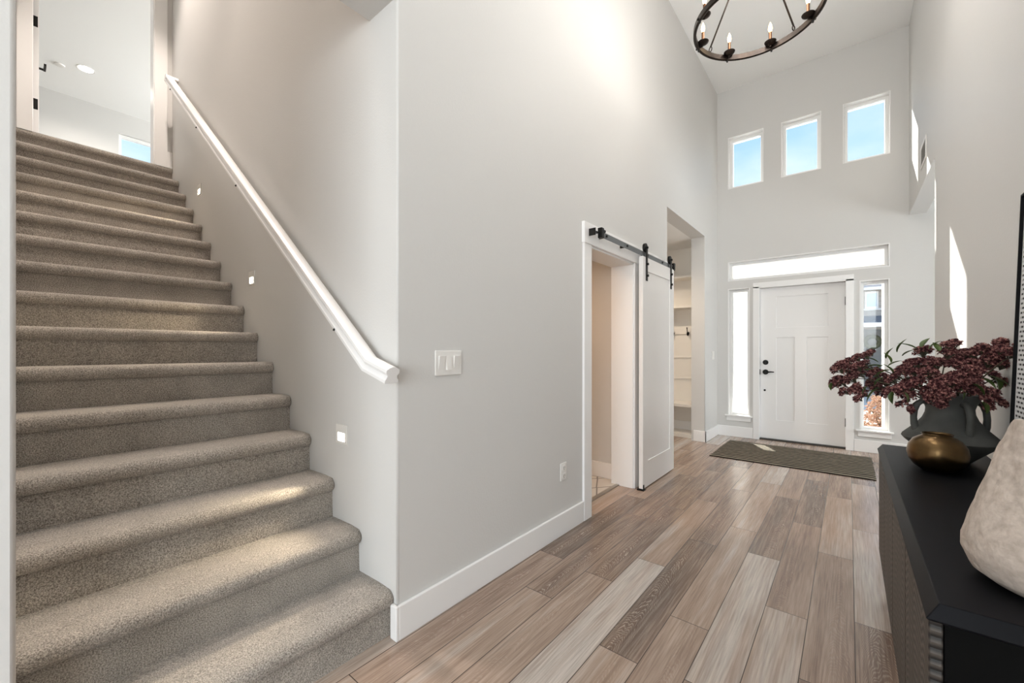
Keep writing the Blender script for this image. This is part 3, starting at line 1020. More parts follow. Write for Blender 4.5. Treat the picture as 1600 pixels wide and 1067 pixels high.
for y in (2.76, 3.12, 3.55, 3.92, 4.20):
    obj('spacer_bolt', MB().cyl((X0 + 0.024, y, 2.03), (BX + 0.018, y, 2.03), 0.011, n=14).cyl((BX + 0.026, y, 2.03), (BX + 0.033, y, 2.03), 0.010, n=6), M['black'], t, smooth=35)
for y in (2.675, 4.235):
    obj('end_stop', MB().box(BX + 0.008, BX + 0.042, y - 0.018, y + 0.018, 2.000, 2.072), M['black'], t, bevel=0.003)
obj('stop_bumper', MB().cyl((BX + 0.025, 2.70, 2.058), (BX + 0.025, 2.73, 2.058), 0.012, n=14), M['black'], t, smooth=40)
obj('soft_close_clip', MB().box(X0 + 0.024, BX + 0.02, 2.600, 2.606, 2.01, 2.06).box(BX - 0.002, BX + 0.02, 2.606, 2.66, 2.032, 2.040), M['black'], t)

# ------------------------------------------------------------------ upstairs door leaf
t = thing('door_3', 'white upstairs door standing open, black hinges on its edge', 'door', (XD - 0.13, 0.135, ZU), kind='structure')
obj('door_slab', MB().box(XD - 0.14, XD - 0.90, 0.119, 0.154, ZU + 0.012, ZU + 2.02), M['door'], t, bevel=0.002)
for z in (ZU + 0.285, ZU + 0.985, ZU + 1.75):
    obj('hinge', MB().box(XD - 0.1385, XD - 0.142, 0.122, 0.148, z - 0.045, z + 0.045), M['black'], t)
obj('lever_handle', MB().cyl((XD - 0.835, 0.154, ZU + 0.91), (XD - 0.835, 0.162, ZU + 0.91), 0.03, n=20).cyl((XD - 0.835, 0.16, ZU + 0.91), (XD - 0.835, 0.215, ZU + 0.91), 0.010, n=14)
    .box(XD - 0.845, XD - 0.72, 0.202, 0.218, ZU + 0.90, ZU + 0.92), M['black'], t, smooth=35)

# ------------------------------------------------------------------ carpeted stairs
t = thing('staircase', 'flight of greige carpeted stairs climbing to the upper floor', 'stairs', (-1.49, 0.51, 0), kind='structure')
RISE, RUN, NX = 0.1875, 0.2469, -1.467
nose_r = 0.030
for i in range(16):
    z1 = RISE * (i + 1)
    z0 = RISE * i
    xn = NX - RUN * i
    xr_ = xn - 0.028                       # riser face
    xb = xn - RUN - 0.10                   # runs on under the next riser
    if i == 15:
        xb = xn - 0.05
    prof = [(xr_, z0 - 0.004), (xr_, z1 - 0.066)]
    cz = z1 - 0.032
    for k in range(0, 9):
        a = -PI / 2 + PI * k / 8
        rr_ = 0.0305 if a < 0 else 0.032
        prof.append((xn - 0.030 + 0.030 * math.cos(a), cz + rr_ * math.sin(a)))
    prof.append((xn - 0.10, z1 + 0.003))
    prof.append((xb, z1 - 0.004))
    prof.append((xb, z0 - 0.004))
    ys = [(YL, 1.0), (YL + 0.3, 1.0), (Y1 - 0.3, 1.0), (Y1 - 0.02, 1.0), (Y1 - 0.006, 0.93), (Y1, 0.80)]
    rings = []
    cx = xn - 0.05
    for y, s in ys:
        ring = []
        for (x, z) in prof:
            k = s if (x > xr_ - 0.001 and z > z1 - 0.07) else 1.0
            ring.append((cx + (x - cx) * k if k < 1 else x, y, cz + (z - cz) * k if k < 1 else z))
        rings.append(ring)
    mb = MB()
    mb.loft(rings)
    obj('step', mb, M['carpet'], t, smooth=50)

# ------------------------------------------------------------------ handrail
RY = 0.955
t = thing('handrail', 'white painted wooden handrail sloping along the stair wall', 'handrail', (-3.3, RY, 2.4))
rp = [(-0.030, -0.030), (0.030, -0.030), (0.030, -0.018), (0.024, -0.010), (0.022, 0.000), (0.030, 0.012), (0.029, 0.024), (0.016, 0.033),
      (0.0, 0.036), (-0.016, 0.033), (-0.029, 0.024), (-0.030, 0.012), (-0.022, 0.000), (-0.024, -0.010), (-0.030, -0.018)]
path = [Vector((-4.985, RY, 3.765)), Vector((-1.552, RY, 1.142)), Vector((-1.392, RY, 1.098))]
d0 = (path[1] - path[0]).normalized()
d1 = (path[2] - path[1]).normalized()
rings = []
for p, dd in ((path[0], d0), (path[1], (d0 + d1).normalized()), (path[2], d1)):
    up0 = Vector((-dd.z, 0, dd.x))
    if up0.z < 0:
        up0 = -up0
    sc = 1.0 / max(0.5, dd.dot(d0)) if p is path[1] else 1.0
    rings.append([p + Vector((0, 1, 0)) * a + up0 * (b_ * sc) for a, b_ in rp])
obj('rail', MB().loft(rings), M['trim'], t, smooth=35)
e0 = path[0]
mb = MB()
rings = []
for y in (RY - 0.03, Y1):
    up0 = Vector((-d0.z, 0, d0.x))
    up0 = up0 if up0.z > 0 else -up0
    rings.append([Vector((e0.x, y, e0.z)) + d0 * a + up0 * b_ for a, b_ in rp])
obj('wall_return', MB().loft(rings), M['trim'], t, smooth=35)
for k in (0.06, 0.30, 0.56, 0.93):
    p = path[0].lerp(path[1], k) + Vector((0, 0, -0.034))
    obj('bracket', MB().tube([p + Vector((0, 0, 0.0)), p + Vector((0, 0.012, -0.035)), p + Vector((0, 0.055, -0.045))], 0.006, 8)
        .cyl(p + Vector((0, 0.056, -0.045)), p + Vector((0, 0.063, -0.045)), 0.022, n=18), M['trim'], t, smooth=40)
    obj('screw', MB().cyl(p + Vector((0, -0.030, 0.004)), p + Vector((0, -0.034, -0.004)), 0.005, n=10), M['black'], t)

# ------------------------------------------------------------------ step lights on the stair wall
def step_light(x, z, label):
    t = thing('step_light', label, 'step light', (x, Y1, z), 'step lights on the stair wall')
    obj('faceplate', MB().holed('y', Y1 - 0.006, Y1, (x - 0.050, x + 0.050), (z - 0.046, z + 0.046), [(x - 0.033, x + 0.033, z - 0.034, z + 0.006)]), M['plate'], t, bevel=0.0015)
    obj('lens', MB().box(x - 0.033, x + 0.033, Y1 - 0.003, Y1 - 0.0005, z - 0.034, z + 0.006), M['led'], t)
    l = lamp('step_glow', 'SPOT', (x, Y1 - 0.03, z - 0.015), (0.15, -0.80, -0.62), 13.0, (1.0, 0.84, 0.60), spot=math.radians(78), blend=0.9, radius=0.02)
    l.parent = t
    l.location = (0, -0.03, -0.015)
    return t


step_light(-1.897, 0.794, 'lit square step light lowest on the stair wall, nearest the hall corner')
step_light(-3.063, 1.677, 'lit square step light in the middle of the stair wall')
step_light(-4.259, 2.557, 'lit square step light highest up the stairs, below the rail top')

# ------------------------------------------------------------------ switches, outlet, vent
def wall_plate(name, label, cat, x, y0, y1, z0, z1):
    return thing(name, label, cat, (x, (y0 + y1) / 2, (z0 + z1) / 2))


t = wall_plate('switch_plate', 'white three gang light switch near the stair corner', 'light switch', X0, 1.217, 1.379, 1.083, 1.198)
obj('plate', MB().box(X0, X0 + 0.006, 1.217, 1.379, 1.083, 1.198), M['plate'], t, bevel=0.003)
for k, y in enumerate((1.252, 1.298, 1.344)):
    r = MB()
    tilt = 0.004 if k != 1 else -0.003
    r.add([(X0 + 0.005, y - 0.016, 1.108), (X0 + 0.005, y + 0.016, 1.108), (X0 + 0.005, y + 0.016, 1.173), (X0 + 0.005, y - 0.016, 1.173),
           (X0 + 0.010 - tilt, y - 0.016, 1.108), (X0 + 0.010 - tilt, y + 0.016, 1.108), (X0 + 0.010 + tilt, y + 0.016, 1.173), (X0 + 0.010 + tilt, y - 0.016, 1.173)],
          [(0, 1, 2, 3), (4, 5, 6, 7), (0, 1, 5, 4), (1, 2, 6, 5), (2, 3, 7, 6), (3, 0, 4, 7)])
    obj('rocker_switch', r, M['plate'], t)
t = wall_plate('power_outlet', 'white double power outlet low on the wall left of the sliding door', 'outlet', X0, 2.26, 2.332, 0.345, 0.462)
obj('plate', MB().box(X0, X0 + 0.006, 2.261, 2.333, 0.347, 0.462), M['plate'], t, bevel=0.003)
for z in (0.378, 0.431):
    s = obj('socket', MB().box(X0 + 0.005, X0 + 0.009, 2.279, 2.315, z - 0.017, z + 0.017), M['plate'], t, bevel=0.002)
    obj('socket_slot', MB().box(X0 + 0.0088, X0 + 0.0095, 2.288, 2.291, z - 0.006, z + 0.008).box(X0 + 0.0088, X0 + 0.0095, 2.303, 2.306, z - 0.006, z + 0.008)
        .cyl((X0 + 0.0088, 2.297, z - 0.011), (X0 + 0.0095, 2.297, z - 0.011), 0.003, n=10), M['slot'], s)
t = wall_plate('switch_plate', 'pale two gang switch plate on the narrow wall right of the closet', 'light switch', X0, 6.10, 6.21, 1.07, 1.185)
obj('plate', MB().box(X0, X0 + 0.006, 6.085, 6.20, 1.07, 1.185), M['plate'], t, bevel=0.003)
for y in (6.12, 6.165):
    obj('rocker_switch', MB().box(X0 + 0.005, X0 + 0.010, y - 0.016, y + 0.016, 1.095, 1.16), M['plate'], t, bevel=0.001)
t = thing('air_vent', 'white louvred air vent high on the right wall', 'vent', (XR, 5.2, 2.97))
obj('vent_frame', MB().holed('x', XR - 0.008, XR, (5.03, 5.37), (2.87, 3.07), [(5.055, 5.345, 2.895, 3.045)]), M['plate'], t, bevel=0.002)
obj('vent_back', MB().box(XR - 0.0015, XR - 0.0005, 5.05, 5.35, 2.89, 3.05), M['vent_dark'], t)
for k in range(8):
    z = 2.903 + k * 0.0192
    s = MB()
    s.add([(XR - 0.007, 5.055, z), (XR - 0.007, 5.345, z), (XR - 0.002, 5.345, z + 0.014), (XR - 0.002, 5.055, z + 0.014),
           (XR - 0.006, 5.055, z - 0.001), (XR - 0.006, 5.345, z - 0.001), (XR - 0.001, 5.345, z + 0.013), (XR - 0.001, 5.055, z + 0.013)],
          [(0, 1, 2, 3), (4, 5, 6, 7), (0, 1, 5, 4), (1, 2, 6, 5), (2, 3, 7, 6), (3, 0, 4, 7)])
    obj('louvre', s, M['plate'], t)

# ------------------------------------------------------------------ closet built-in and hooks
t = thing('closet_shelving', 'white built-in bench with shelves inside the closet', 'shelving', (-2.4, 6.05, 0))
obj('back_panel', MB().box(-3.28, XT - 0.002, 6.222, 6.238, 0, NZ - 0.002), M['shelf'], t)
obj('bench', MB().box(-3.28, XT - 0.002, 5.85, 6.22, 0.42, 0.46), M['shelf'], t, bevel=0.003)
obj('plinth', MB().box(-3.28, XT - 0.002, 5.86, 6.22, 0.0, 0.05), M['shelf'], t, bevel=0.003)
obj('rear_baseboard', MB().box(-3.28, XT - 0.002, 6.205, 6.221, 0.05, 0.17), M['trim'], t, bevel=0.003)
for z in (1.79, 2.21):
    obj('shelf', MB().box(-3.28, XT - 0.002, 5.95, 6.22, z, z + 0.025), M['shelf'], t, bevel=0.002)
for z in (0.79, 1.10, 1.475):
    obj('batten', MB().box(-3.28, XT - 0.002, 6.206, 6.222, z - 0.045 if z > 1.4 else z - 0.012, z + 0.045 if z > 1.4 else z + 0.012), M['shelf'], t, bevel=0.002)


def coat_hook(x, label):
    t = thing('coat_hook', label, 'hook', (x, 6.206, 1.465), 'coat hooks in the closet')
    y = 6.206
    obj('hook_plate', MB().cyl((x, y, 1.445), (x, y - 0.006, 1.445), 0.018, n=18).cyl((x, y, 1.425), (x, y - 0.006, 1.425), 0.014, n=18), M['black'], t, smooth=40)
    obj('upper_prong', MB().tube([(x, y - 0.004, 1.44), (x, y - 0.03, 1.455), (x, y - 0.045, 1.49), (x, y - 0.06, 1.525)], [0.007, 0.006, 0.006, 0.008], 10), M['black'], t, smooth=60)
    obj('lower_prong', MB().tube([(x, y - 0.004, 1.43), (x, y - 0.025, 1.41), (x, y - 0.04, 1.415), (x, y - 0.045, 1.435)], [0.007, 0.006, 0.006, 0.007], 10), M['black'], t, smooth=60)
    return t


coat_hook(-1.796, 'black coat hook in the closet, the one in full view')
coat_hook(-2.005, 'black coat hook half hidden behind the sliding door edge')

# ------------------------------------------------------------------ rug
def build_rug():
    mb = MB()
    nx, ny = 40, 24
    x0, x1, y0, y1 = -1.222, 0.194, 5.03, 6.06
    rnd = random.Random(3)
    top, bot = [], []
    for j in range(ny + 1):
        for i in range(nx + 1):
            u, v = i / nx, j / ny
            ed = min(u, 1 - u, v, 1 - v)
            x = x0 + (x1 - x0) * u + (rnd.uniform(-0.006, 0.006) if i in (0, nx) else 0)
            y = y0 + (y1 - y0) * v + (rnd.uniform(-0.004, 0.004) if j in (0, ny) else 0)
            z = 0.010 + rnd.uniform(-0.0008, 0.0008) if ed > 0 else 0.007
            top.append((x, y, z))
            bot.append((x, y, 0.001))
    W = nx + 1
    fs = []
    for j in range(ny):
        for i in range(nx):
            a = j * W + i
            fs.append((a, a + 1, a + W + 1, a + W))
            fs.append((a + len(top), a + W + len(top), a + W + 1 + len(top), a + 1 + len(top)))
    def rim(a, b_):
        fs.append((a, b_, b_ + len(top), a + len(top)))
    for i in range(nx):
        rim(i, i + 1)
        rim(ny * W + i, ny * W + i + 1)
    for j in range(ny):
        rim(j * W, (j + 1) * W)
        rim(j * W + nx, (j + 1) * W + nx)
    mb.add(top + bot, fs)
    tag(obj('doormat', mb, M['rug'], smooth=50), 'dark flatweave rug with thin tan stripes in front of the entry door', 'rug')


build_rug()

# ------------------------------------------------------------------ chandelier
CX, CY, CZ, CR = -0.46, 3.04, 3.335, 0.362
t = thing('chandelier', 'round black iron wheel chandelier with candle bulbs', 'chandelier', (CX, CY, ZC))
mb = MB()
n = 96
rings = []
for k in range(n):
    a = 2 * PI * k / n
    c_, s_ = math.cos(a), math.sin(a)
    ring = []
    for r, z in ((CR - 0.009, CZ - 0.017), (CR - 0.003, CZ - 0.022), (CR + 0.003, CZ - 0.022), (CR + 0.009, CZ - 0.017),
                 (CR + 0.009, CZ + 0.017), (CR + 0.003, CZ + 0.022), (CR - 0.003, CZ + 0.022), (CR - 0.009, CZ + 0.017)):
        ring.append((CX + r * c_, CY + r * s_, z))
    rings.append(ring)
rings.append(rings[0])
mb.loft(rings, cap=False)
obj('ring', mb, M['bronze_iron'], t, smooth=40)
for k in range(8):
    a = math.radians(-6 + 45 * k)
    r = CR - 0.030
    x, y = CX + r * math.cos(a), CY + r * math.sin(a)
    xo, yo = CX + CR * math.cos(a), CY + CR * math.sin(a)
    cd = obj('candle_cup', MB().lathe([(0.006, -0.004), (0.020, 0.0), (0.034, 0.010), (0.037, 0.017), (0.034, 0.0175), (0.018, 0.010), (0.012, 0.008)], (x, y, CZ + 0.004), 28)
             .cyl((x, y, CZ - 0.004), (xo, yo, CZ - 0.006), 0.006, n=10), M['bronze_iron'], t, smooth=45)
    obj('candle_sleeve', MB().cyl((x, y, CZ + 0.012), (x, y, CZ + 0.088), 0.0095, n=18), M['copper'], cd, smooth=40)
    obj('bulb', MB().lathe([(0.005, 0.0), (0.010, 0.010), (0.013, 0.024), (0.011, 0.042), (0.006, 0.058), (0.0015, 0.070)], (x, y, CZ + 0.088), 18), M['bulb'], cd, smooth=60)
    obj('rivet', MB().cyl((CX + (CR + 0.006) * math.cos(a), CY + (CR + 0.006) * math.sin(a), CZ - 0.008), (CX + (CR + 0.018) * math.cos(a), CY + (CR + 0.018) * math.sin(a), CZ - 0.008), 0.009, 0.006, n=12)
        .cyl((xo, yo, CZ - 0.020), (xo, yo, CZ - 0.032), 0.008, 0.005, n=12), M['black'], t, smooth=40)
HZ_ = 3.87
for k in range(4):
    a = math.radians(61.5 + 90 * k)
    x, y = CX + (CR - 0.004) * math.cos(a), CY + (CR - 0.004) * math.sin(a)
    rd = obj('rod', MB().cyl((x, y, CZ + 0.055), (CX + 0.03 * math.cos(a), CY + 0.03 * math.sin(a), HZ_), 0.0055, n=12), M['bronze_iron'], t, smooth=40)
    pts = []
    for q in range(17):
        b_ = 2 * PI * q / 16
        pts.append((x + 0.012 * math.cos(b_) * math.cos(a), y + 0.012 * math.cos(b_) * math.sin(a), CZ + 0.040 + 0.016 * math.sin(b_)))
    obj('rod_loop', MB().tube(pts, 0.0035, 8), M['bronze_iron'], rd, smooth=60)
obj('hub', MB().lathe([(0.010, -0.05), (0.028, -0.03), (0.042, 0.0), (0.030, 0.02), (0.012, 0.05)], (CX, CY, HZ_), 28), M['bronze_iron'], t, smooth=40)
obj('stem', MB().cyl((CX, CY, HZ_ + 0.05), (CX, CY, ZC - 0.02), 0.008, n=12), M['bronze_iron'], t, smooth=40)
obj('canopy', MB().lathe([(0.015, -0.03), (0.055, -0.022), (0.065, -0.006), (0.065, 0.0)], (CX, CY, ZC), 32), M['bronze_iron'], t, smooth=40)
l = lamp('chandelier_glow', 'POINT', (CX, CY, CZ + 0.34), energy=34, color=(1.0, 0.96, 0.91), radius=0.28)
l.parent = t
l.location = (0, 0, CZ + 0.34 - ZC)

# ------------------------------------------------------------------ ceiling lights
def downlight(x, y, z, label, energy, spot=80, color=(1, 0.92, 0.84)):
    t = thing('ceiling_light', label, 'ceiling light', (x, y, z), 'recessed ceiling lights')
    obj('trim_ring', MB().lathe([(0.085, -0.002), (0.098, -0.006), (0.098, 0.0), (0.075, 0.0), (0.075, -0.002)], (x, y, z), 36, cap=False), M['plate'], t, smooth=40)
    obj('lens', MB().cyl((x, y, z - 0.004), (x, y, z - 0.001), 0.082, n=36), M['downlight'], t)
    if energy:
        l = lamp('downlight_beam', 'SPOT', (x, y, z - 0.03), (0, 0, -1), energy, color, spot=math.radians(spot), blend=0.6, radius=0.05)
        l.parent = t
        l.location = (0, 0, -0.03)
    return t


downlight(-8.888, 0.72, ZUC, 'bright round recessed light in the upstairs ceiling', 60, 150)
downlight(-4.25, 0.72, ZUC, 'recessed light over the upper stairs', 185, 84, (1, 0.88, 0.79))
downlight(-2.35, 0.72, ZUC, 'recessed light over the lower stairs', 185, 84, (1, 0.88, 0.79))
downlight(-2.5, 2.4, 2.55, 'recessed light in the powder room', 50, 150, (1, 0.62, 0.35))
downlight(-2.4, 5.0, NZ, 'recessed light in the closet ceiling', 55, 150, (1, 0.80, 0.60))
downlight(-0.46, 1.5, ZC, 'recessed light in the hall ceiling near the foot of the stairs', 62, 140, (1, 0.975, 0.95))  # unseen fill, added to brighten the hall walls from above
t = thing('smoke_detector', 'white round smoke detector on the upstairs ceiling', 'smoke detector', (-9.05, 0.462, ZUC))
obj('cover', MB().lathe([(0.040, -0.016), (0.054, -0.013), (0.058, -0.005), (0.058, 0.0)], (-9.05, 0.462, ZUC), 32), M['plate'], t, smooth=40)

# ------------------------------------------------------------------ black console
SX0, SX1, SY0, SY1, SZ = 0.118, 0.505, 1.150, 2.960, 0.700
SB = 0.136
t = thing('console_cabinet', 'long black console cabinet with carved doors along the right wall', 'cabinet', ((SX0 + SX1) / 2, 2.05, 0))
def ring_rect(x0, x1, y0, y1, z):
    return [(x0, y0, z), (x1, y0, z), (x1, y1, z), (x0, y1, z)]
obj('top', MB().loft([ring_rect(SX0 + 0.004, SX1, SY0 + 0.004, SY1 - 0.004, SZ - 0.036), ring_rect(SX0, SX1, SY0, SY1, SZ - 0.031),
                      ring_rect(SX0 + 0.020, SX1, SY0 + 0.012, SY1 - 0.02, SZ)]), M['cabinet_top'], t, bevel=0.0015)
obj('body', MB().box(SX0 + 0.028, SX1 - 0.004, SY0 + 0.018, SY1 - 0.014, SB, SZ - 0.036), M['cabinet_body'], t, bevel=0.002)
obj('plinth', MB().box(SX0 + 0.07, SX1 - 0.03, SY0 + 0.10, SY1 - 0.08, 0, SB), M['cabinet_top'], t)
nd = 4
dw = (SY1 - SY0 - 0.036) / nd
for k in range(nd):
    a = SY0 + 0.018 + k * dw
    dd = obj('door', MB().box(SX0 + 0.006, SX0 + 0.027, a + 0.003, a + dw - 0.003, SB + 0.002, SZ - 0.038), M['carved'], t, bevel=0.003)

# ------------------------------------------------------------------ dark vase with handles
VX, VY = 0.352, 2.69
t = thing('handled_vase', 'wide charcoal ceramic vase with looped handles on the black console', 'vase', (VX, VY, SZ))
prof = [(0.060, 0.0), (0.066, 0.004), (0.108, 0.045), (0.152, 0.088), (0.160, 0.099), (0.157, 0.108), (0.135, 0.132), (0.111, 0.158), (0.090, 0.188),
        (0.080, 0.215), (0.078, 0.236), (0.084, 0.258), (0.096, 0.282), (0.103, 0.298), (0.101, 0.302), (0.094, 0.298), (0.084, 0.278), (0.072, 0.250), (0.068, 0.236), (0.07, 0.2), (0.09, 0.14), (0.04, 0.02)]
obj('body', MB().lathe(prof, (VX, VY, SZ), 72), M['vase'], t, smooth=50)
for deg in (-69.5, 20.5, 110.5, 200.5):
    a = math.radians(deg)
    pts, rads = [], []
    for (r, z) in ((0.080, 0.262), (0.100, 0.266), (0.116, 0.252), (0.126, 0.224), (0.129, 0.192), (0.127, 0.160), (0.122, 0.138), (0.112, 0.126)):
        pts.append((VX + r * math.cos(a), VY + r * math.sin(a), SZ + z))
    obj('handle', MB().tube(pts, [0.011, 0.012, 0.012, 0.012, 0.012, 0.013, 0.014, 0.015], 14), M['vase'], t, smooth=80)

# ------------------------------------------------------------------ brass pot
PX, PY = 0.283, 2.432
t = thing('brass_pot', 'squat round aged brass pot in front of the charcoal vase', 'pot', (PX, PY, SZ))
prof = [(0.034, 0.0), (0.050, 0.004), (0.072, 0.020), (0.088, 0.046), (0.0935, 0.074), (0.088, 0.104), (0.074, 0.127), (0.056, 0.140), (0.046, 0.145),
        (0.045, 0.150), (0.049, 0.153), (0.047, 0.155), (0.042, 0.153), (0.040, 0.146), (0.05, 0.135), (0.07, 0.12), (0.08, 0.08), (0.06, 0.02), (0.01, 0.008)]
obj('body', MB().lathe(prof, (PX, PY, SZ), 64), M['brass'], t, smooth=60)

# ------------------------------------------------------------------ rough stoneware vase
KX, KY = 0.345, 1.36
t = thing('stoneware_vase', 'large rough cream stoneware vase on the near end of the console', 'vase', (KX, KY, SZ))
mb = MB()
prof = [(0.075, 0.0), (0.108, 0.006), (0.136, 0.026), (0.150, 0.058), (0.151, 0.085), (0.144, 0.118), (0.134, 0.152), (0.122, 0.190), (0.110, 0.228),
        (0.100, 0.262), (0.090, 0.296), (0.082, 0.322), (0.077, 0.343), (0.074, 0.350), (0.066, 0.351), (0.060, 0.345), (0.058, 0.31), (0.06, 0.25)]
n = 96
rnd = random.Random(11)
ph = [rnd.uniform(0, 6.28) for _ in range(12)]
dense = []
for i in range(len(prof) - 1):
    for q in range(3):
        f = q / 3
        dense.append((prof[i][0] * (1 - f) + prof[i + 1][0] * f, prof[i][1] * (1 - f) + prof[i + 1][1] * f))
dense.append(prof[-1])
vs_, fs_ = [], []
for (r, z) in dense:
    for k in range(n):
        a = 2 * PI * k / n
        wob = 0.010 * math.sin(2 * a + ph[0] + 6 * z) + 0.006 * math.sin(3 * a + ph[1] - 14 * z) + 0.004 * math.sin(5 * a + ph[2] + 25 * z) + 0.0022 * math.sin(9 * a + ph[3] - 47 * z) + 0.0016 * math.sin(14 * a + ph[4] + 80 * z)
        wob *= min(1.0, z / 0.05 + 0.05) * 0.45
        rr_ = max(0.02, r + wob)
        vs_.append((KX + rr_ * math.cos(a), KY + rr_ * math.sin(a), SZ + z + (0.004 * math.sin(3 * a + ph[5]) if z > 0.3 else 0)))
for i in range(len(dense) - 1):
    for k in range(n):
        k2 = (k + 1) % n
        fs_.append((i * n + k, i * n + k2, (i + 1) * n + k2, (i + 1) * n + k))
fs_.append(tuple(reversed(range(n))))
fs_.append(tuple(range((len(dense) - 1) * n, len(dense) * n)))
mb.add(vs_, fs_)
obj('body', mb, M['stoneware'], t, smooth=80)

# ------------------------------------------------------------------ framed woven panel leaning on the wall
AY0, AY1, AZ1 = 1.62, 2.440, 1.790
t = thing('framed_panel', 'tall black framed panel of white weave with dark dashes, leaning on the wall', 'wall art', (0.495, 2.0, SZ))
def lean(mb, x_off=0.0):
    out = MB()
    out.f = list(mb.f)
    for (x, y, z) in mb.v:
        out.v.append((x + 0.478 + 0.034 * (z - SZ) / (AZ1 - SZ) + x_off, y, z))
    return out
obj('frame', lean(MB().holed('x', -0.006, 0.008, (AY0, AY1), (SZ + 0.001, AZ1), [(AY0 + 0.007, AY1 - 0.007, SZ + 0.009, AZ1 - 0.007)])), M['frame_black'], t, bevel=0.001)
obj('mount', lean(MB().box(0.004, 0.007, AY0 + 0.006, AY1 - 0.006, SZ + 0.008, AZ1 - 0.006)), M['mount'], t)
obj('weave', lean(MB().box(0.001, 0.004, AY0 + 0.04, AY1 - 0.035, SZ + 0.04, AZ1 - 0.035)), M['woven'], t)

# ------------------------------------------------------------------ flower stems in the vase
def frame_of(d):
    d = Vector(d).normalized()
    a = d.orthogonal().normalized()
    return d, a, d.cross(a)


def floret(mb, p, d, r, rnd):
    d, a, b_ = frame_of(d)
    n_ = 5
    t0 = rnd.uniform(0, 6.28)
    vs_ = [p - d * r * 0.5]
    for k in range(n_):
        t1 = t0 + 2 * PI * k / n_
        t2 = t1 + PI / n_
        vs_.append(p + (a * math.cos(t1) + b_ * math.sin(t1)) * r + d * r * 0.55)
        vs_.append(p + (a * math.cos(t2) + b_ * math.sin(t2)) * r * 0.42 + d * r * 0.05)
    vs_.append(p + d * r * 0.35)
    fs_ = []
    m_ = 2 * n_
    for k in range(m_):
        k2 = (k + 1) % m_
        fs_.append((0, 1 + k2, 1 + k))
        fs_.append((m_ + 1, 1 + k, 1 + k2))
    mb.add(vs_, fs_)


def umbel(mb, smb, c, d, r, cnt, rnd, fr=0.0062):
    """a domed cluster of florets round c, opening towards d"""
    d, a, b_ = frame_of(d)
    base = c - d * r * 0.8
    for _ in range(cnt):
        v_ = Vector((rnd.gauss(0, 1), rnd.gauss(0, 1), rnd.gauss(0, 1))).normalized()
        if v_.dot(d) < -0.35:
            v_ = -v_
        p = c + (v_ - d * v_.dot(d) * 0.22) * r * (0.45 + 0.55 * rnd.random() ** 0.5) * rnd.uniform(0.85, 1.12)
        nd_ = (p - base).normalized() + Vector((rnd.gauss(0, .25), rnd.gauss(0, .25), rnd.gauss(0, .25)))
        floret(mb, p, nd_, fr * rnd.uniform(0.7, 1.25), rnd)
        if rnd.random() < 0.16:
            smb.tube([base, (base + p) / 2 + d * 0.004, p], 0.0011, 4)


def leaf_mesh(p, d, up, ln, wd, rnd):
    mb = MB()
    d = Vector(d).normalized()
    up = Vector(up)
    s = d.cross(up).normalized()
    nrm = s.cross(d).normalized()
    rows = []
    N_ = 6
    for i in range(N_ + 1):
        f = i / N_
        wv = wd * math.sin(PI * min(1, f * 0.92 + 0.08)) ** 0.8 * (1 - 0.25 * f)
        if i == N_:
            wv = 0.0004
        c = p + d * ln * f - nrm * ln * 0.35 * f * f
        rows.append([c - s * wv + nrm * wv * 0.35, c, c + s * wv + nrm * wv * 0.35])
    vs_ = [q for r in rows for q in r] + [q - nrm * 0.0006 for r in rows for q in r]
    m_ = len(rows) * 3
    fs_ = []
    for i in range(N_):
        for k in range(2):
            a_ = i * 3 + k
            fs_.append((a_, a_ + 1, a_ + 4, a_ + 3))
            fs_.append((a_ + m_, a_ + 3 + m_, a_ + 4 + m_, a_ + 1 + m_))
        for k in (0, 2):
            a_ = i * 3 + k
            fs_.append((a_, a_ + 3, a_ + 3 + m_, a_ + m_))
    mb.add(vs_, fs_)
    return mb


MOUTH = Vector((VX, VY, SZ + 0.29))


def flower_stem(tip, clusters, label, leaves=(), rnd=None, fr=0.0068):
    """tip: end of the main stem; clusters: list of (offset, radius, count); leaves: list of (position, direction, length, width)"""
    tip = Vector(tip)
    dirn = (tip - MOUTH)
    start = MOUTH + Vector((dirn.x, dirn.y, 0)).normalized() * 0.035 + Vector((0, 0, -0.05))
    t = thing('flower_stem', label, 'flower', start, 'burgundy flower stems in the charcoal vase')
    mid = start.lerp(tip, 0.5) + Vector((0, 0, 0.035))
    pts = [start, start.lerp(mid, 0.5) + Vector((0, 0, 0.018)), mid, mid.lerp(tip, 0.55) + Vector((0, 0, 0.008)), tip]
    st = MB().tube(pts, [0.0032, 0.003, 0.0026, 0.0022, 0.0016], 8)
    for off, r, cnt in clusters:
        c = tip + Vector(off)
        d = (c - (start.lerp(tip, 0.55))).normalized() + Vector((0, 0, 0.55))
        st.tube([tip - dirn.normalized() * 0.03, (tip + c) / 2, c], 0.0014, 5)
        fl = MB()
        umbel(fl, st, c, d, r * 1.25, int(cnt * 2.8), rnd, fr)
        c2 = c + Vector((rnd.uniform(-1, 1), rnd.uniform(-1, 1), rnd.uniform(-0.9, 0.5))) * r * 1.5
        st.tube([tip - dirn.normalized() * 0.03, (tip + c2) / 2, c2], 0.0013, 5)
        umbel(fl, st, c2, d, r * 1.1, int(cnt * 2.2), rnd, fr)
        obj('flower_head', fl, M['blossom'], t, fix=False)
    obj('stem', st, M['stem'], t, smooth=60, fix=False)
    for p, d, ln, wd in leaves:
        obj('leaf', leaf_mesh(Vector(p), d, (0, 0, 1), ln * 1.1, wd * 1.35, rnd), M['leaf'], t, smooth=80, fix=False)
    return t


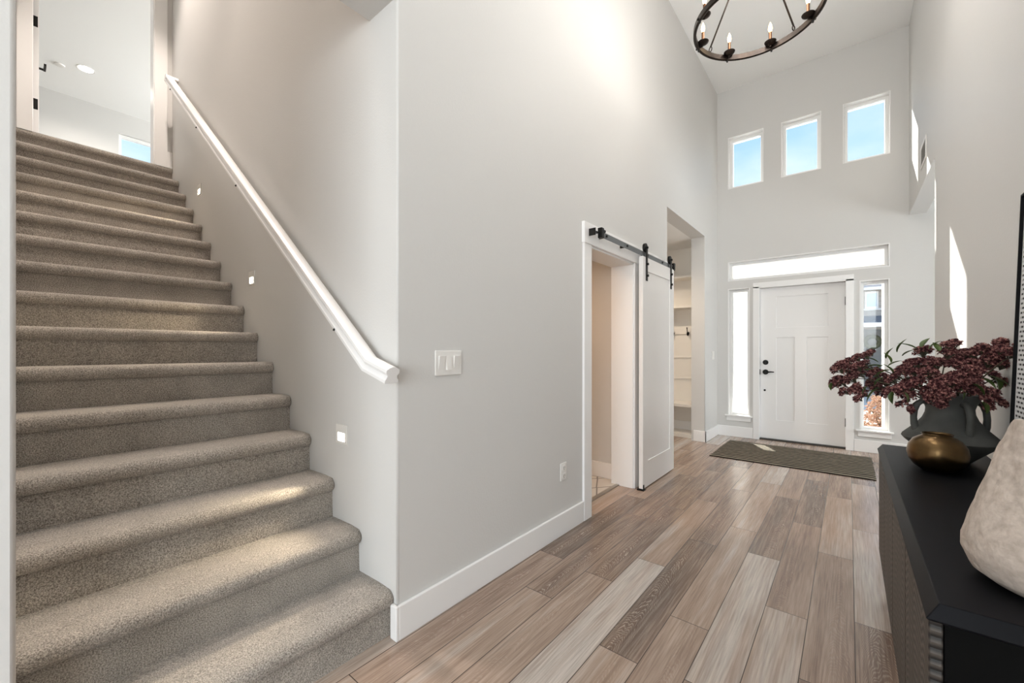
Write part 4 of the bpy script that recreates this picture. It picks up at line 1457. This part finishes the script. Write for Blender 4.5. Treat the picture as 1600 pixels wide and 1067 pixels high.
def at(px, py, dist):
    """the point dist metres away (measured on the floor) that the photograph shows at px, py"""
    fw = Vector((-math.sin(0.6865), math.cos(0.6865), 0))
    rt = Vector((math.cos(0.6865), math.sin(0.6865), 0))
    r = fw + rt * ((px - 800) / 642.3) + Vector((0, 0, (546.9 - py) / 642.3))
    s = dist / math.hypot(r.x, r.y)
    return Vector((0, 0, CAM_H)) + r * s


VD = math.hypot(VX, VY)
rf = random.Random(21)
def big(c, k=1.3):
    return [(a, b_, r * k, int(n_ * k * k)) for a, b_, r, n_ in c]


SPRAYS = [
    # px, py, dist offset, [(dpx, dpy, radius m, count)], leaves [(px, py, dpx, dpy, length, width)], label
    (1322, 590, 0.02, [(-12, -14, .022, 42), (4, -22, .022, 42), (-16, 8, .022, 42), (8, 2, .024, 50), (18, -16, .020, 36)], [(1300, 598, -6, 12, .035, .010)],
     'burgundy flower head reaching farthest left, in front of the entry door'),
    (1330, 612, 0.0, [(-10, 0, .018, 30), (8, -6, .018, 30), (20, 4, .016, 24)], [(1355, 604, -20, 18, .05, .012)],
     'loose dark flower tuft hanging low over the right door casing'),
    (1352, 570, 0.05, [(-12, -10, .018, 30), (2, -14, .016, 24), (-6, 10, .022, 40), (14, 14, .022, 40)], [(1385, 560, 4, -26, .05, .012), (1372, 566, -18, -14, .045, .012), (1378, 572, -30, -6, .06, .015), (1392, 566, -8, -26, .05, .013)],
     'thin flower spray with small buds before the sidelight glass'),
    (1372, 590, 0.08, [(-10, 8, .018, 30), (10, 12, .02, 34)], [(1372, 580, -28, -8, .06, .017), (1390, 578, -24, 4, .06, .017), (1365, 582, 10, -16, .05, .016), (1396, 584, -10, -20, .055, .016), (1380, 590, -22, 10, .05, .015), (1388, 572, 22, -18, .05, .014)],
     'leafy green sprig with few blossoms between the left flower heads'),
    (1408, 588, 0.0, [(-14, 6, .026, 60), (4, -8, .028, 70), (14, 10, .026, 60), (-4, 20, .024, 50)], [(1402, 550, 6, -30, .06, .013), (1410, 556, 22, -22, .045, .011)],
     'full burgundy flower head in front of the right sidelight frame'),
    (1402, 610, -0.06, [(-12, 2, .022, 44), (8, -4, .024, 50), (20, 8, .020, 36)], [(1372, 606, -36, 22, .075, .013), (1395, 612, -8, 20, .05, .013), (1412, 612, 14, 16, .045, .013)],
     'dark flower tuft low beside a drooping leaf, left of the vase rim'),
    (1422, 634, -0.04, [(-8, -4, .014, 18), (2, 4, .014, 18)], [], 'tiny dark bud sprig hanging beside the left handle of the vase'),
    (1440, 566, 0.02, [(-16, 4, .028, 70), (2, -16, .028, 70), (16, 2, .028, 70), (0, 14, .028, 70)], [(1432, 545, -22, -14, .06, .013), (1440, 542, 8, -18, .05, .012), (1452, 545, 14, -20, .045, .012)],
     'flower head with upright green leaves above the left of the vase'),
    (1452, 596, -0.10, [(-18, 2, .026, 62), (0, -10, .028, 70), (16, 4, .028, 70), (-2, 16, .026, 60)], [],
     'burgundy flower head over the left half of the vase rim'),
    (1478, 608, -0.16, [(-12, -8, .026, 62), (8, -10, .026, 62), (0, 8, .024, 52), (-6, 22, .018, 28)], [],
     'rusty flower head hanging over the front centre of the vase rim'),
    (1478, 562, 0.0, [(-14, 6, .028, 70), (4, -10, .028, 70), (18, 6, .026, 62)], [(1467, 548, -6, -18, .045, .012)],
     'flower head at the top centre of the arrangement'),
    (1500, 556, 0.03, [(-10, -18, .024, 52), (6, -2, .028, 70), (-8, 12, .028, 70), (16, 12, .026, 62)], [],
     'tallest burgundy flower head, just below the sunlit wall patch'),
    (1508, 590, -0.08, [(-14, 0, .028, 70), (4, -10, .028, 70), (12, 8, .024, 52)], [(1520, 600, 20, 10, .05, .014), (1500, 604, 10, 14, .05, .014)],
     'flower head over the right half of the vase rim'),
    (1532, 560, 0.02, [(-14, -8, .026, 62), (4, -14, .026, 62), (14, 6, .026, 62), (-4, 12, .026, 62)], [(1530, 590, 24, 8, .06, .015)],
     'flower head right of the tallest one, against the plain wall'),
    (1566, 556, 0.02, [(-16, 2, .026, 62), (0, -14, .026, 62), (14, 0, .026, 62), (2, 14, .026, 62)], [(1556, 590, 10, 14, .05, .014)],
     'flower head just left of the black framed panel'),
    (1590, 552, -0.14, [(-8, 0, .024, 52), (10, -10, .024, 52), (16, 8, .024, 52)], [],
     'flower head farthest right, overlapping the framed panel'),
    (1546, 618, -0.06, [(-16, -8, .022, 44), (2, -4, .024, 50), (12, 8, .018, 28), (-4, 8, .02, 34)], [(1535, 628, 14, 16, .045, .012)],
     'small flower head drooping low beside the right handle of the vase'),
    (1562, 592, 0.0, [(-10, -6, .016, 24), (4, 4, .018, 28)], [(1545, 588, 20, 4, .06, .016)],
     'dark sparse tuft under the right flower heads'),
]
for px, py, dd, cl, lv, label in SPRAYS:
    D = VD + dd
    tip = at(px, py, D)
    clusters = []
    if px < 1400:
        cl = big(cl)
    for i, (dx, dy, r, cnt) in enumerate(cl):
        q = at(px + dx, py + dy, D + rf.uniform(-0.03, 0.03))
        clusters.append((q - tip, r, cnt))
    lvs = []
    for (lx, ly, ddx, ddy, ln, wd) in lv:
        p0 = at(lx, ly, D - 0.045)
        p1 = at(lx + ddx, ly + ddy, D - 0.045 + rf.uniform(-0.02, 0.02))
        lvs.append((p0, p1 - p0, ln, wd))
    flower_stem(tip, clusters, label, lvs, rf)

# ------------------------------------------------------------------ outside
struct('ground', MB().box(-45, 45, YG + 0.02, 80, -0.60, -0.45), M['gravel'], 'pale gravel ground outside', 'ground')
struct('porch_floor', MB().box(-3.0, 3.0, YG, 7.40, -0.45, -0.10), M['concrete'], 'concrete porch outside the front door', 'porch')
struct('ceiling_porch', MB().box(-3.6, 3.4, YG + 0.002, 8.5, 2.72, 2.95).box(-3.6, 3.4, 8.36, 8.5, 2.30, 2.72), M['porch'], 'white porch ceiling outside', 'ceiling')
t = thing('porch_column', 'white panelled porch column seen through the left sidelight', 'column', (-1.62, 8.43, -0.45))
obj('shaft', MB().box(-1.98, -1.26, 8.37, 8.49, -0.45, 2.299), M['porch'], t)
for x in (-1.98, -1.80, -1.62, -1.44, -1.295):
    obj('batten', MB().box(x, x + 0.035, 8.35, 8.37, -0.40, 2.295), M['porch'], t)
t = thing('porch_column', 'white porch column seen along the right edge of the right sidelight', 'column', (0.52, 8.43, -0.45))
obj('shaft', MB().box(0.392, 0.65, 8.37, 8.49, -0.45, 2.299), M['porch'], t)
obj('base_trim', MB().box(0.386, 0.66, 8.36, 8.50, -0.45, -0.25), M['porch'], t)
HY = 20.0
t = thing('house', 'grey neighbouring house seen through the right sidelight', 'house', (1.5, HY + 4, -0.45))
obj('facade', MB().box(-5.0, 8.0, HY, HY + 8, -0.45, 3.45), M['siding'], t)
obj('roof', MB().add([(-5.4, HY - 0.4, 3.45), (8.4, HY - 0.4, 3.45), (8.4, HY + 8.4, 3.45), (-5.4, HY + 8.4, 3.45), (-5.4, HY + 4, 5.6), (8.4, HY + 4, 5.6)],
    [(0, 1, 5, 4), (2, 3, 4, 5), (0, 4, 3), (1, 2, 5), (0, 3, 2, 1)]), M['shingle'], t)
obj('fascia', MB().box(-5.4, 8.4, HY - 0.45, HY - 0.4, 3.36, 3.46), M['house_trim'], t)
for x in (-2.6, 0.47, 4.2):
    wf = obj('window', MB().holed('y', HY - 0.06, HY, (x - 0.01, x + 0.36), (2.72, 3.34), [(x + 0.035, x + 0.315, 2.79, 3.28)]), M['house_trim'], t)
    obj('pane', MB().box(x + 0.035, x + 0.315, HY - 0.03, HY - 0.01, 2.79, 3.28), basic('reflecting_house_pane', (0.45, 0.58, 0.70, 1), 0.1) if x == -2.6 else bpy.data.materials['reflecting_house_pane'], wf)
obj('band', MB().box(-5.0, 8.0, HY - 0.03, HY, 2.66, 2.72), M['house_trim'], t)
obj('porch_roof', MB().add([(-1.6, HY - 1.6, 2.10), (3.6, HY - 1.6, 2.10), (3.6, HY, 2.45), (-1.6, HY, 2.45), (-1.6, HY - 1.6, 2.02), (3.6, HY - 1.6, 2.02), (3.6, HY, 2.37), (-1.6, HY, 2.37)],
    [(0, 1, 2, 3), (4, 7, 6, 5), (0, 4, 5, 1), (1, 5, 6, 2), (2, 6, 7, 3), (3, 7, 4, 0)]), M['shingle'], t)
obj('porch_fascia', MB().box(-1.65, 3.65, HY - 1.68, HY - 1.6, 1.98, 2.12), M['house_trim'], t)
dr = obj('house_door', MB().box(0.40, 0.90, HY - 0.05, HY, -0.3, 1.95), M['house_door'], t)
pts = [(0.66 + 0.20 * math.cos(2 * PI * k / 24), HY - 0.10, 1.50 + 0.20 * math.sin(2 * PI * k / 24)) for k in range(25)]
obj('wreath', MB().tube(pts, 0.075, 8), M['wreath'], dr)


def shrub(x, y, z, r, h_, cnt, label, seed):
    rnd = random.Random(seed)
    mb = MB()
    for _ in range(cnt):
        a = rnd.uniform(0, 2 * PI)
        u = rnd.random()
        q = r * math.sqrt(rnd.random()) * (1 - 0.55 * u * u)
        p = Vector((x + q * math.cos(a), y + q * math.sin(a), z + h_ * u))
        d = Vector((math.cos(a) * 0.6 + rnd.gauss(0, .3), math.sin(a) * 0.6 + rnd.gauss(0, .3), 0.8))
        floret(mb, p, d, rnd.uniform(0.02, 0.045), rnd)
    t = thing('autumn_bush', label, 'bush', (x, y, z), 'bushes outside the sidelight')
    obj('foliage', mb, M['bush'], t, fix=False)
    st = MB()
    for k in range(7):
        a = 2 * PI * k / 7
        st.tube([(x, y, z), (x + 0.3 * r * math.cos(a), y + 0.3 * r * math.sin(a), z + h_ * 0.5), (x + 0.6 * r * math.cos(a), y + 0.6 * r * math.sin(a), z + h_ * 0.8)], [0.014, 0.009, 0.004], 6)
    obj('stem', st, M['stem'], t)


shrub(0.50, 9.6, -0.45, 0.42, 0.84, 1300, 'orange red bush outside, low in the right sidelight', 4)
